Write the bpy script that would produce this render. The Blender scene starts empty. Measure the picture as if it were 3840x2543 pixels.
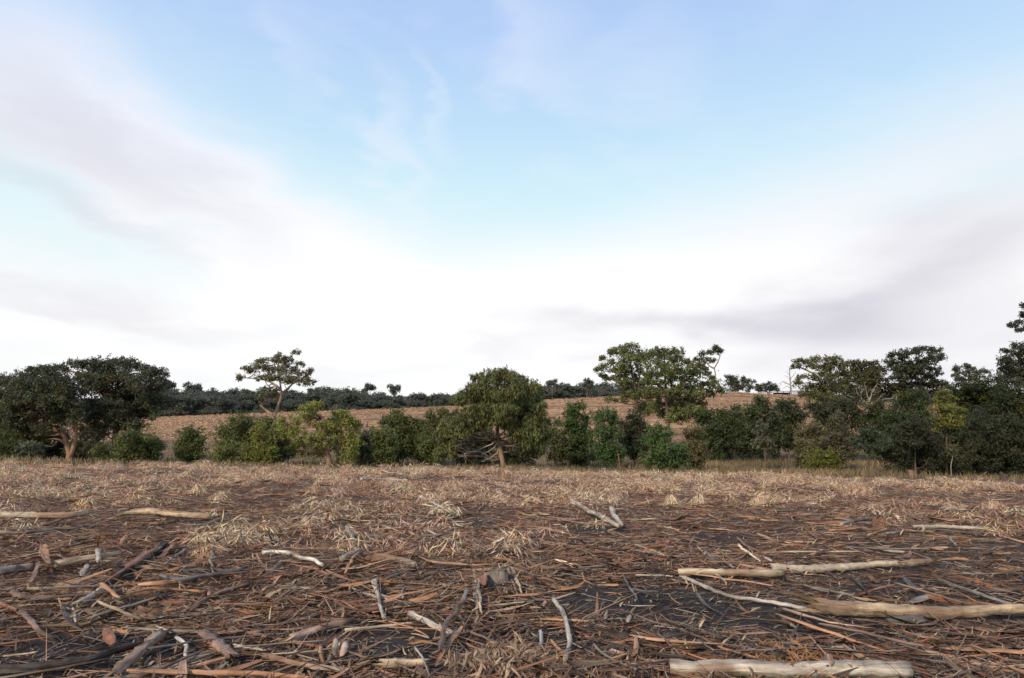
import bpy, math
import numpy as np
R_ = math.radians
rng = np.random.default_rng(7)
sc = bpy.context.scene
col = sc.collection

# ------------------------------------------------------------------ camera
W0, H0 = 3840.0, 2543.0            # pixel grid in which things were measured
FPX = 2502.0
EYE = np.array([0.0, 0.0, 1.6])
PITCH = math.atan((1010 - 784) / 1543.0)
cd = bpy.data.cameras.new('camera'); cam = bpy.data.objects.new('camera', cd); col.objects.link(cam)
cd.sensor_width = 36.0; cd.lens = 36.0 * FPX / W0
cd.clip_start = 0.05; cd.clip_end = 20000
cam.location = EYE; cam.rotation_euler = (math.pi / 2 + PITCH, 0, 0)
sc.camera = cam
cp, sp = math.cos(PITCH), math.sin(PITCH)
def ray(px, py):
    """direction with y = 1 for a measured pixel"""
    u = px - W0 / 2; v = H0 / 2 - py
    d = np.array([u, cp * FPX - sp * v, sp * FPX + cp * v])
    return d / d[1]
def at(px, py, depth):
    return EYE + ray(px, py) * depth
def project(p):
    d = p - EYE
    zc = d[..., 1] * cp + d[..., 2] * sp
    yc = -d[..., 1] * sp + d[..., 2] * cp
    return W0 / 2 + FPX * d[..., 0] / zc, H0 / 2 - FPX * yc / zc

# ------------------------------------------------------------------ node helper
class N:
    """tiny wrapper so that node maths reads like maths"""
    def __init__(s, nt, sock): s.nt = nt; s.s = sock
    def _m(s, op, o=None, o2=None, clamp=False):
        n = s.nt.nodes.new('ShaderNodeMath'); n.operation = op; n.use_clamp = clamp
        s.nt.links.new(s.s, n.inputs[0])
        for i, v in ((1, o), (2, o2)):
            if v is None: continue
            if isinstance(v, N): s.nt.links.new(v.s, n.inputs[i])
            else: n.inputs[i].default_value = float(v)
        return N(s.nt, n.outputs[0])
    def __add__(s, o): return s._m('ADD', o)
    def __sub__(s, o): return s._m('SUBTRACT', o)
    def __mul__(s, o): return s._m('MULTIPLY', o)
    def __truediv__(s, o): return s._m('DIVIDE', o)
    def clamp(s): return s._m('ADD', 0.0, clamp=True)
def mixc(nt, f, a, b):
    n = nt.nodes.new('ShaderNodeMix'); n.data_type = 'RGBA'
    for i, v in ((0, f), (6, a), (7, b)):
        if isinstance(v, N): nt.links.new(v.s, n.inputs[i])
        elif hasattr(v, 'links'): nt.links.new(v, n.inputs[i])
        elif i == 0: n.inputs[i].default_value = v
        else: n.inputs[i].default_value = (*v, 1.0)
    return n.outputs[2]
def noise(nt, vec, scale, detail=4, rough=0.55, dist=0.0):
    n = nt.nodes.new('ShaderNodeTexNoise'); n.inputs['Scale'].default_value = scale
    n.inputs['Detail'].default_value = detail; n.inputs['Roughness'].default_value = rough
    n.inputs['Distortion'].default_value = dist
    if vec is not None: nt.links.new(vec, n.inputs['Vector'])
    return N(nt, n.outputs['Fac'])
def ramp(nt, f, stops):
    n = nt.nodes.new('ShaderNodeValToRGB')
    while len(n.color_ramp.elements) < len(stops): n.color_ramp.elements.new(0.5)
    for e, (p, c) in zip(n.color_ramp.elements, stops):
        e.position = p; e.color = (*c, 1) if len(c) == 3 else c
    nt.links.new(f.s if isinstance(f, N) else f, n.inputs[0])
    return n.outputs[0]

# ------------------------------------------------------------------ sky and sun
SUN_AZ, SUN_EL = R_(212), R_(30)          # behind the camera, to the left, behind thin cloud
world = bpy.data.worlds.new('World'); sc.world = world; world.use_nodes = True
wt = world.node_tree; wt.nodes.clear()
out = wt.nodes.new('ShaderNodeOutputWorld'); bg = wt.nodes.new('ShaderNodeBackground')
bg.inputs['Strength'].default_value = 0.1
wt.links.new(bg.outputs[0], out.inputs[0])
sky = wt.nodes.new('ShaderNodeTexSky'); sky.sky_type = 'NISHITA'; sky.sun_disc = False
sky.sun_elevation = SUN_EL; sky.sun_rotation = SUN_AZ
sky.air_density = 1.0; sky.dust_density = 0.6; sky.ozone_density = 1.2
tc = wt.nodes.new('ShaderNodeTexCoord')
sx = wt.nodes.new('ShaderNodeSeparateXYZ'); wt.links.new(tc.outputs['Generated'], sx.inputs[0])
dx, dy, dz = (N(wt, sx.outputs[i]) for i in range(3))
az = dx._m('ARCTAN2', dy); el = dz._m('ARCSINE')
# cloud-deck coordinates for the fibres of the cloud
den = dz._m('MAXIMUM', 0.0) + 0.16
cx_ = wt.nodes.new('ShaderNodeCombineXYZ')
wt.links.new((dx / den).s, cx_.inputs[0]); wt.links.new((dy / den).s, cx_.inputs[1])
mp = wt.nodes.new('ShaderNodeMapping'); mp.inputs['Rotation'].default_value = (0, 0, R_(-24)); mp.inputs['Scale'].default_value = (1.15, 0.95, 1)
wt.links.new(cx_.outputs[0], mp.inputs[0])
nA = noise(wt, mp.outputs[0], 1.3, 4, 0.5, 0.4)
ae = wt.nodes.new('ShaderNodeCombineXYZ'); wt.links.new((az * 1.0 + el * .35).s, ae.inputs[0]); wt.links.new((el * 2.6).s, ae.inputs[1])
nB = noise(wt, ae.outputs[0], 4.2, 3.5, 0.52, 0.4)
nC = noise(wt, cx_.outputs[0], 0.8, 2, 0.5, 0.2)
nD = noise(wt, ae.outputs[0], 9.0, 3, 0.55, 0.3)
waz = az + (nA - 0.5) * 0.36 + (nB - 0.5) * 0.22 + (nD - 0.5) * 0.06
wel = el + (nC - 0.5) * 0.20 + (nB - 0.5) * 0.10 + (nD - 0.5) * 0.03
wv = wt.nodes.new('ShaderNodeCombineXYZ'); wt.links.new(waz.s, wv.inputs[0]); wt.links.new(wel.s, wv.inputs[1])
def total(lst):
    """sum of soft cloud patches; centre and size measured on the photograph (2368 px grid), kept as azimuth and elevation"""
    t = None
    for px, py, sl, ss, rot, amp in lst:
        d = ray(px * 1.62162, py * 1.62162); d = d / np.linalg.norm(d)
        m = wt.nodes.new('ShaderNodeMapping'); m.vector_type = 'TEXTURE'
        m.inputs['Location'].default_value = (math.atan2(d[0], d[1]), math.asin(d[2]), 0)
        m.inputs['Rotation'].default_value = (0, 0, R_(rot)); m.inputs['Scale'].default_value = (sl / 1700.0, ss / 1650.0, 1)
        wt.links.new(wv.outputs[0], m.inputs[0])
        v = wt.nodes.new('ShaderNodeVectorMath'); v.operation = 'DOT_PRODUCT'
        wt.links.new(m.outputs[0], v.inputs[0]); wt.links.new(m.outputs[0], v.inputs[1])
        p = wt.nodes.new('ShaderNodeMath'); p.operation = 'POWER'; p.inputs[0].default_value = math.exp(-.5); wt.links.new(v.outputs['Value'], p.inputs[1])
        q = wt.nodes.new('ShaderNodeMath'); q.operation = 'MULTIPLY_ADD'; q.inputs[1].default_value = amp; wt.links.new(p.outputs[0], q.inputs[0])
        if t is None: q.inputs[2].default_value = 0
        else: wt.links.new(t, q.inputs[2])
        t = q.outputs[0]
    return N(wt, t)
dens = total([(200, 290, 330, 105, -27, .85), (560, 470, 330, 80, -24, .75), (1150, 650, 600, 80, 0, .75), (1150, 800, 1500, 90, 0, .7),
              (0, 210, 170, 130, 0, .45), (870, 335, 40, 120, 30, .50), (960, 240, 24, 80, 28, .42), (1190, 90, 65, 130, 0, .45), (1410, 180, 130, 120, 0, .42),
              (690, 110, 28, 60, 30, .28), (2300, 330, 420, 130, 8, .42), (2000, 470, 420, 75, 8, .36), (2250, 680, 520, 110, 10, .95), (40, 575, 220, 30, -8, -.7), (60, 735, 250, 14, 0, -.4), (2250, 500, 160, 26, 15, -.3)])
cover = ((nA - 0.5) * .55 + (nB - 0.5) * .75 + (nD - 0.5) * .30 + dens * .92).clamp()
shade = total([(2250, 830, 480, 90, 0, .70), (1750, 745, 420, 45, 5, .46), (2290, 550, 190, 55, 18, .46), (380, 420, 300, 50, -25, .40), (60, 310, 170, 110, -20, .42), (2150, 650, 240, 26, 10, .25),
               (150, 690, 330, 24, -4, .75), (130, 500, 230, 30, -14, .75), (700, 865, 330, 22, 0, .55), (2250, 340, 400, 130, 10, .24), (1400, 775, 340, 30, 0, .30), (300, 800, 400, 14, 0, .2)])
shade = (shade * (nA * .7 + nB * .3 + .15)).clamp()
# thin high haze pales the clear sky towards the horizon
haze = ramp(wt, el, [(.17, (1.0, 1.0, 1.0)), (.27, (.84, .98, 1.0)), (.35, (.70, .93, 1.0)), (.45, (.57, .80, 1.0)), (.58, (.48, .66, .98)), (1.0, (.22, .35, .74))])
hs_ = wt.nodes.new('ShaderNodeVectorMath'); hs_.operation = 'SCALE'; wt.links.new(haze, hs_.inputs[0]); hs_.inputs['Scale'].default_value = 10.6
nish = wt.nodes.new('ShaderNodeMix'); nish.data_type = 'RGBA'; nish.inputs[0].default_value = 0.86
wt.links.new(sky.outputs[0], nish.inputs[6]); wt.links.new(hs_.outputs[0], nish.inputs[7])
cl0 = ramp(wt, el, [(.19, (1.0, .995, .99)), (.32, (.86, .875, .915)), (.55, (.66, .73, .90))])
cs_ = wt.nodes.new('ShaderNodeVectorMath'); cs_.operation = 'SCALE'; wt.links.new(cl0, cs_.inputs[0]); cs_.inputs['Scale'].default_value = 11.2
cloud = mixc(wt, shade, cs_.outputs[0], (5.5, 5.35, 6.3))
full = mixc(wt, cover, nish.outputs[2], cloud)
wt.links.new(full, bg.inputs['Color'])

sd = bpy.data.lights.new('sun', 'SUN'); sun = bpy.data.objects.new('sun', sd); col.objects.link(sun)
sd.energy = 4.0; sd.angle = R_(6); sd.color = (1.0, 0.83, 0.62)
sun.location = (-30, -40, 40)
sun.rotation_euler = (math.pi / 2 - SUN_EL, 0, math.pi - SUN_AZ)      # lamp's -Z points away from the sun
sc.view_settings.view_transform = 'Standard'; sc.view_settings.look = 'None'
sc.view_settings.exposure = 0.0; sc.view_settings.gamma = 1.0; sc.view_settings.use_curve_mapping = False
sc.cycles.max_bounces = 4; sc.cycles.diffuse_bounces = 3; sc.cycles.transmission_bounces = 2; sc.cycles.transparent_max_bounces = 4
sc.cycles.use_denoising = True; sc.cycles.denoiser = 'OPENIMAGEDENOISE'; sc.cycles.denoising_input_passes = 'RGB_ALBEDO_NORMAL'
sc.cycles.sample_clamp_indirect = 4.0

# ------------------------------------------------------------------ numpy noise and terrain
def _h(i, j, s):
    n = (i * 374761393 + j * 668265263 + s * 1442695041) & 0x7fffffff
    n = ((n ^ (n >> 13)) * 1274126177) & 0x7fffffff
    return ((n ^ (n >> 16)) & 0xffff) / 65535.0
def vnoise(x, y, s=0):
    x = np.asarray(x, float); y = np.asarray(y, float)
    i = np.floor(x).astype(np.int64); j = np.floor(y).astype(np.int64)
    fx = x - i; fy = y - j
    fx = fx * fx * (3 - 2 * fx); fy = fy * fy * (3 - 2 * fy)
    a = _h(i, j, s); b = _h(i + 1, j, s); c = _h(i, j + 1, s); d = _h(i + 1, j + 1, s)
    return (a + (b - a) * fx) * (1 - fy) + (c + (d - c) * fx) * fy - 0.5
def sstep(a, b, x):
    t = np.clip((x - a) / (b - a), 0, 1); return t * t * (3 - 2 * t)
RT = np.array([[-1.6, 985], [-.8, 978], [-.553, 967], [-.25, 950], [-.085, 940], [.043, 925], [.2, 914], [.335, 907], [.43, 915], [.6, 935], [.8, 940], [1.6, 950]])
def macro(x, y):
    yy = np.maximum(y, 0.01)
    a = np.clip(x / np.maximum(yy, 20), -1.6, 1.6)
    zr = 1.6 + (1010 - np.interp(a, RT[:, 0], RT[:, 1])) / 1543.0 * 180
    base = np.interp(yy, [6, 31, 33, 36, 42, 50, 62, 75, 90, 100], [0, -.20, -.26, -.42, -.72, -.95, -.75, .0, .9, 1.6])
    hill = np.interp(yy, [100, 130, 160, 176, 184, 200, 240], [0, .40, .78, .96, 1.0, .97, .80])
    far = np.interp(yy, [240, 330, 520, 900, 2000, 9000], [0, 6, 22, 48, 55, 55])
    z = base + hill * (zr - 1.6) + far
    return z - np.where(x > 0, .014, .016) * np.clip(x, -40, 40) * sstep(4, 25, yy) * (1 - sstep(36, 60, yy))
def field(x, y):          # 1 on the near cleared field
    return 1 - sstep(32, 37, np.asarray(y) + 2.0 * vnoise(np.asarray(x) / 5, np.asarray(y) / 50, 5))
def Hf(x, y):
    x = np.asarray(x, float); y = np.asarray(y, float)
    f = field(x, y)
    z = macro(x, y)
    z = z + f * (0.16 * vnoise(x / 3.1, y / 2.6, 1) + 0.07 * vnoise(x / .9, y / .8, 2)) + (1 - f) * 0.5 * vnoise(x / 9, y / 9, 3) * (1 - sstep(100, 180, y))
    z = z + f * sstep(12, 26, y) * 0.22 * (vnoise(x / 2.0, y / 1.6, 8) + .25)
    return z
def gp(px, py, off=0.0):
    d = ray(px, py); lo = 1.5
    ys = np.linspace(1.5, 70, 2500); P = EYE[None] + d[None] * ys[:, None]
    hit = np.nonzero(P[:, 2] < Hf(P[:, 0], P[:, 1]) + off)[0]
    k = hit[0] if len(hit) else np.argmin(P[:, 2] - Hf(P[:, 0], P[:, 1]))
    return P[k]

# ------------------------------------------------------------------ mesh building
def build(name, verts, faces, mat, parent=None, colors=None, fib=None, smooth=False):
    """faces: list of int arrays (M,3) or (M,4)"""
    me = bpy.data.meshes.new(name)
    verts = np.ascontiguousarray(verts, np.float32)
    q = parent
    while q is not None: verts = verts - np.array(q.location, np.float32); q = q.parent
    me.vertices.add(len(verts)); me.vertices.foreach_set('co', verts.ravel())
    idx = np.concatenate([f.ravel() for f in faces]).astype(np.int32)
    tot = np.concatenate([np.full(len(f), f.shape[1]) for f in faces]).astype(np.int32)
    st = np.concatenate([[0], np.cumsum(tot)[:-1]]).astype(np.int32)
    me.loops.add(len(idx)); me.loops.foreach_set('vertex_index', idx)
    me.polygons.add(len(tot)); me.polygons.foreach_set('loop_start', st)
    try: me.polygons.foreach_set('loop_total', tot)
    except Exception: pass
    if smooth: me.polygons.foreach_set('use_smooth', np.ones(len(tot), bool))
    if colors is not None:
        a = me.attributes.new('Col', 'FLOAT_COLOR', 'POINT')
        c = np.ones((len(verts), 4), np.float32); c[:, :3] = np.clip(colors, 0, 1); a.data.foreach_set('color', c.ravel())
    if fib is not None:
        a = me.attributes.new('fib', 'FLOAT_VECTOR', 'POINT'); a.data.foreach_set('vector', np.ascontiguousarray(fib, np.float32).ravel())
    me.update(); me.validate()
    me.materials.append(mat)
    o = bpy.data.objects.new(name, me); col.objects.link(o)
    if parent is not None: o.parent = parent
    return o
def tag(o, label=None, cat=None, group=None, kind=None):
    if label: o['label'] = label
    if cat: o['category'] = cat
    if group: o['group'] = group
    if kind: o['kind'] = kind
    return o
def empty(name, loc):
    o = bpy.data.objects.new(name, None); col.objects.link(o); o.location = [float(v) for v in loc]; o.empty_display_size = .3
    return o
def nrm(v): return v / np.maximum(np.linalg.norm(v, axis=-1, keepdims=True), 1e-9)
def resample(pts, n):
    """Catmull-Rom through the points, n samples evenly along"""
    p = np.asarray(pts, float)
    if len(p) == 2: return p[0] + (p[1] - p[0]) * np.linspace(0, 1, n)[:, None]
    q = np.vstack([2 * p[0] - p[1], p, 2 * p[-1] - p[-2]]); o = []
    for i in range(len(p) - 1):
        a, b, c, d = q[i:i + 4]
        for t in np.linspace(0, 1, 12, endpoint=False):
            o.append(.5 * (2 * b + (c - a) * t + (2 * a - 5 * b + 4 * c - d) * t * t + (3 * b - a - 3 * c + d) * t ** 3))
    o.append(p[-1]); o = np.array(o)
    L = np.concatenate([[0], np.cumsum(np.linalg.norm(np.diff(o, axis=0), axis=1))])
    s = np.linspace(0, L[-1], n)
    return np.stack([np.interp(s, L, o[:, k]) for k in range(o.shape[1])], 1)
def tubes(P, Rr, sides=3, flat=1.0, roll=None, curl=0.0):
    """N polylines of S points -> verts, quads, fibre coordinates"""
    P = np.asarray(P, float); n, S, _ = P.shape
    t = nrm(np.gradient(P, axis=1))
    ref = np.broadcast_to(np.array([0, 0, 1.0]), t.shape).copy()
    v = np.abs(t[:, :, 2]).mean(1) > .85
    ref[v] = (0, 1.0, 0)
    sd = nrm(np.cross(t, ref)); nn = np.cross(sd, t)
    if roll is not None:
        c = np.cos(roll)[..., None]; s = np.sin(roll)[..., None]
        if c.ndim == 2: c = c[:, None]; s = s[:, None]
        sd, nn = sd * c + nn * s, nn * c - sd * s
    th = np.arange(sides) * 2 * np.pi / sides + .3
    ct, st_ = np.cos(th), np.sin(th)
    Rr = np.asarray(Rr, float)
    if Rr.ndim == 2: Rr = Rr[:, :, None]
    fl = np.asarray(flat, float)
    if fl.ndim == 1: fl = fl[:, None, None]
    V = P[:, :, None] + sd[:, :, None] * (Rr * ct)[..., None] + nn[:, :, None] * (Rr * (st_ * fl + curl * (ct ** 2 - .5)))[..., None]
    L = np.concatenate([np.zeros((n, 1)), np.cumsum(np.linalg.norm(np.diff(P, axis=1), axis=2), 1)], 1)
    F = np.stack([np.broadcast_to(L[:, :, None], V.shape[:3]), np.broadcast_to(Rr * ct, V.shape[:3]), np.broadcast_to(Rr * st_, V.shape[:3])], -1)
    k = np.arange(n)[:, None, None] * S * sides; i = np.arange(S - 1)[None, :, None] * sides; j = np.arange(sides)[None, None]
    j2 = (j + 1) % sides
    Q = np.stack(np.broadcast_arrays(k + i + j, k + i + j2, k + i + sides + j2, k + i + sides + j), -1).reshape(-1, 4)
    return V.reshape(-1, 3), Q, F.reshape(-1, 3)
def ribbons(P, Wd, roll, across=2, curl=0.0):
    """thin strips along N polylines of S points"""
    n, S, _ = P.shape; t = nrm(np.gradient(P, axis=1)); sd = nrm(np.cross(t, [0, 0, 1.0])); nn = np.cross(sd, t)
    c = np.cos(roll)[..., None]; s = np.sin(roll)[..., None]; sd, nn = sd * c + nn * s, nn * c - sd * s
    u = np.linspace(-1, 1, across)
    V = P[:, :, None] + sd[:, :, None] * (Wd[:, :, None] * u)[..., None] + nn[:, :, None] * (Wd[:, :, None] * curl * u * u)[..., None]
    L = np.concatenate([np.zeros((n, 1)), np.cumsum(np.linalg.norm(np.diff(P, axis=1), axis=2), 1)], 1)
    F = np.stack([np.broadcast_to(L[:, :, None], V.shape[:3]), np.broadcast_to(Wd[:, :, None] * u, V.shape[:3]), np.zeros(V.shape[:3])], -1)
    k = np.arange(n)[:, None, None] * S * across; i = np.arange(S - 1)[None, :, None] * across; j = np.arange(across - 1)[None, None]
    Q = np.stack(np.broadcast_arrays(k + i + j, k + i + j + 1, k + i + across + j + 1, k + i + across + j), -1).reshape(-1, 4)
    return V.reshape(-1, 3), Q, F.reshape(-1, 3)
def rand_dir(n, r=rng): return nrm(r.normal(size=(n, 3)))
def rhombs(C, A, Nn, L, Wd, colr):
    """single-quad leaves: centre, long axis, normal"""
    A = nrm(A - Nn * (A * Nn).sum(1, keepdims=True)); B = np.cross(Nn, A)
    L = L[:, None] * .5; Wd = Wd[:, None] * .5
    V = np.stack([C - A * L, C + B * Wd - A * L * .15, C + A * L, C - B * Wd - A * L * .15], 1)
    Q = np.arange(len(C) * 4).reshape(-1, 4)
    return V.reshape(-1, 3), Q, np.repeat(colr, 4, 0)
def blades(C, A, Nn, L, Wd, bend, colr):
    """curved leaves: base at C, long axis A, four triangles each"""
    A = nrm(A); Nn = nrm(Nn - A * (Nn * A).sum(1, keepdims=True)); B = np.cross(Nn, A)
    L = L[:, None]; Wd = Wd[:, None] * .5; bend = bend[:, None]
    def pt(t, w, sgn): return C + A * L * t - Nn * bend * L * t * t + B * Wd * w * sgn + B * L * .10 * np.sin(t * 3.1)
    V = np.stack([pt(0, 0, 1), pt(.32, 1, 1), pt(.32, 1, -1), pt(.68, .8, 1), pt(.68, .8, -1), pt(1, 0, 1)], 1)
    b = np.arange(len(C))[:, None] * 6
    T = np.vstack([b + [0, 2, 1], b + [3, 4, 5]]); Q = b + [1, 2, 4, 3]
    return V.reshape(-1, 3), T, Q, np.repeat(colr, 6, 0)

# ------------------------------------------------------------------ materials
def newmat(name):
    m = bpy.data.materials.new(name); m.use_nodes = True
    nt = m.node_tree; b = nt.nodes['Principled BSDF']; b.inputs['Specular IOR Level'].default_value = .25
    return m, nt, b
def attr(nt, name):
    n = nt.nodes.new('ShaderNodeAttribute'); n.attribute_name = name; return n
def leaf_material(name, trans, rough=.55):
    m, nt, b = newmat(name); a = attr(nt, 'Col')
    nt.links.new(a.outputs['Color'], b.inputs['Base Color']); b.inputs['Roughness'].default_value = rough
    if trans:
        t = nt.nodes.new('ShaderNodeBsdfTranslucent'); nt.links.new(a.outputs['Color'], t.inputs[0])
        mx = nt.nodes.new('ShaderNodeMixShader'); mx.inputs[0].default_value = trans
        nt.links.new(b.outputs[0], mx.inputs[1]); nt.links.new(t.outputs[0], mx.inputs[2])
        nt.links.new(mx.outputs[0], nt.nodes['Material Output'].inputs[0])
    return m
M_LEAF = leaf_material('living leaves', .36, .6)
M_DEAD = leaf_material('dead leaves', .28, .8)
def wood_material(name, stretch, amp, bump):
    m, nt, b = newmat(name); a = attr(nt, 'Col'); f = attr(nt, 'fib')
    mp = nt.nodes.new('ShaderNodeMapping'); mp.inputs['Scale'].default_value = (stretch, 1, 1)
    nt.links.new(f.outputs['Vector'], mp.inputs[0])
    n1 = noise(nt, mp.outputs[0], 70, 5, .65); n2 = noise(nt, f.outputs['Vector'], 9, 4, .6)
    n3 = noise(nt, mp.outputs[0], 24, 4, .6)
    v = (n1 * .8 + n2 * .8 + n3 * .9 - 1.25) * amp + 1.0
    hs = nt.nodes.new('ShaderNodeVectorMath'); hs.operation = 'SCALE'
    nt.links.new(a.outputs['Color'], hs.inputs[0]); nt.links.new(v._m('MAXIMUM', .12).s, hs.inputs['Scale'])
    # weathered grey blotches
    grey = mixc(nt, ((n2 - .50) * 3.5).clamp() * .5, hs.outputs[0], (.17, .15, .135))
    nt.links.new(grey, b.inputs['Base Color']); b.inputs['Roughness'].default_value = .85
    bp = nt.nodes.new('ShaderNodeBump'); bp.inputs['Strength'].default_value = bump; bp.inputs['Distance'].default_value = .012
    nt.links.new(n1.s, bp.inputs['Height']); nt.links.new(bp.outputs[0], b.inputs['Normal'])
    return m
M_WOOD = wood_material('weathered wood', .07, 2.0, 1.0)
M_BARK = wood_material('stringy bark', .05, 1.9, 1.0)
M_FURRY = wood_material('shaggy bark', .6, 1.6, 1.0)
M_TREE = wood_material('tree bark', .12, 1.0, .5)
def litter_material():
    m, nt, b = newmat('dry litter'); a = attr(nt, 'Col')
    nt.links.new(a.outputs['Color'], b.inputs['Base Color']); b.inputs['Roughness'].default_value = .85
    return m
M_LIT = litter_material()
def ground_material():
    m, nt, b = newmat('cleared ground'); z = attr(nt, 'Col')
    geo = nt.nodes.new('ShaderNodeNewGeometry'); pos = geo.outputs['Position']
    s = nt.nodes.new('ShaderNodeSeparateColor'); nt.links.new(z.outputs['Color'], s.inputs[0])
    rr, gg, bb = (N(nt, s.outputs[i]) for i in range(3))
    n1 = noise(nt, pos, .9, 6, .6); n2 = noise(nt, pos, 14, 5, .7); n3 = noise(nt, pos, 60, 4, .7)
    soil = ramp(nt, n1 * .5 + n2 * .5, [(.32, (.015, .012, .011)), (.5, (.032, .026, .023)), (.68, (.068, .056, .049))])
    soil = mixc(nt, ((n3 - .60) * 6).clamp() * .55, soil, (.20, .145, .10))
    mulch = ramp(nt, n2 * .6 + n3 * .4, [(.3, (.045, .028, .021)), (.5, (.14, .080, .05)), (.7, (.28, .18, .11))])
    mv = nt.nodes.new('ShaderNodeMapping'); mv.inputs['Scale'].default_value = (.25, 1, 1); nt.links.new(pos, mv.inputs[0])
    h1 = noise(nt, mv.outputs[0], .22, 6, .65); h2 = noise(nt, mv.outputs[0], 1.6, 5, .7)
    hill = ramp(nt, h1 * .6 + h2 * .4, [(.40, (.10, .052, .032)), (.49, (.25, .135, .070)), (.58, (.42, .26, .135))])
    grass = ramp(nt, n1 * .6 + n2 * .4, [(.35, (.06, .052, .028)), (.52, (.15, .108, .058)), (.66, (.25, .18, .10))])
    c = mixc(nt, (rr * (n2 * 1.4 + .3)).clamp(), soil, mulch)
    c = mixc(nt, gg, c, grass); c = mixc(nt, bb, c, hill)
    nt.links.new(c, b.inputs['Base Color']); b.inputs['Roughness'].default_value = .9
    bp = nt.nodes.new('ShaderNodeBump'); bp.inputs['Strength'].default_value = 1.0; bp.inputs['Distance'].default_value = .05
    nt.links.new((n2 * .6 + n3 * .4).s, bp.inputs['Height']); nt.links.new(bp.outputs[0], b.inputs['Normal'])
    return m
M_GROUND = ground_material()

# ------------------------------------------------------------------ the ground, one sheet to the horizon
# bare patches of soil on the field: (source px, py, radius across m, radius along m, strength)
BARE = [(2350, 2270, 1.15, 1.1, 1.35), (2750, 2330, 1.25, 1.0, 1.3), (2000, 2390, .7, .6, 1.2), (1740, 1960, 1.0, .9, 1.0), (1040, 2045, .5, .5, .9), (3300, 2210, 1.8, .7, .8), (2250, 1995, 1.0, .7, .8),
        (3500, 2030, 2.0, 1.2, .7), (3650, 2250, 1.2, 1.0, .9), (3060, 2380, .9, .5, .8), (1650, 2190, .5, .6, .7), (250, 2450, 1.1, .6, 1.1), (1560, 2430, .7, .5, 1.1), (3600, 2450, .8, .4, .6), (2880, 1975, 1.0, .6, .6), (500, 2330, .35, .3, .4), (3300, 1985, .9, .4, .6)]
BAREW = [(gp(a, b), ra, rb, s) for a, b, ra, rb, s in BARE]
def bare(x, y):
    t = np.zeros(np.shape(x))
    for c, ra, rb, s in BAREW:
        t = np.maximum(t, s * np.exp(-.6 * (((x - c[0]) / ra) ** 2 + ((y - c[1]) / rb) ** 2)))
    x = np.asarray(x); y = np.asarray(y)
    t = np.maximum(t, .52 * sstep(.0, .30, x / np.maximum(y, 1)) * (1 - sstep(11, 16, y)))
    t = np.maximum(t, .5 * (1 - sstep(4.6, 6.0, y)))
    return np.clip(t + .6 * vnoise(x / 1.1, y / 1.0, 12) + .3 * vnoise(x / .4, y / .35, 14), 0, 1)
def ground():
    rad = np.concatenate([[.5], np.geomspace(1.2, 40, 270), np.geomspace(40.6, 400, 90), np.geomspace(420, 9000, 30)])
    ang = np.concatenate([np.arange(-50, 50, .42), np.arange(50, 310, 4.0)]); ang = np.radians(ang)
    RR, AA = np.meshgrid(rad, ang, indexing='ij'); X = RR * np.sin(AA); Y = RR * np.cos(AA)
    f = field(X, Y) * (Y > -5)
    Z = Hf(X, Y)
    near = f * (1 - sstep(9, 18, RR))
    Z += near * (.040 * vnoise(X / .22, Y / .2, 21) + .022 * vnoise(X / .09, Y / .08, 22))
    n = len(ang); V = np.stack([X, Y, Z], -1).reshape(-1, 3)
    V = np.vstack([V, [[0, 0, float(Hf(0, 0))]]])
    i = np.arange(len(rad) - 1)[:, None] * n; j = np.arange(n)[None]; j2 = (j + 1) % n
    Q = np.stack(np.broadcast_arrays(i + j, i + j2, i + n + j2, i + n + j), -1).reshape(-1, 4)[:, ::-1]
    T = np.stack([np.full(n, len(V) - 1), np.arange(n), (np.arange(n) + 1) % n], -1)[:, ::-1]
    hillm = sstep(86, 93, Y + 4 * vnoise(X / 14, Y / 14, 31)) * (1 - sstep(186, 200, Y))
    lit = np.clip(1.05 - bare(X, Y) * 1.1, 0, 1) * f
    grass = np.clip(1 - f - hillm, 0, 1) * (1 - .75 * sstep(190, 230, Y))
    c = np.stack([lit, grass, hillm], -1).reshape(-1, 3); c = np.vstack([c, [[.5, 0, 0]]])
    o = build('ground', V, [Q, T], M_GROUND, colors=c, smooth=True)
    tag(o, 'dark bare soil of the cleared field, running to the far hill', 'ground', kind='structure')
ground()

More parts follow.
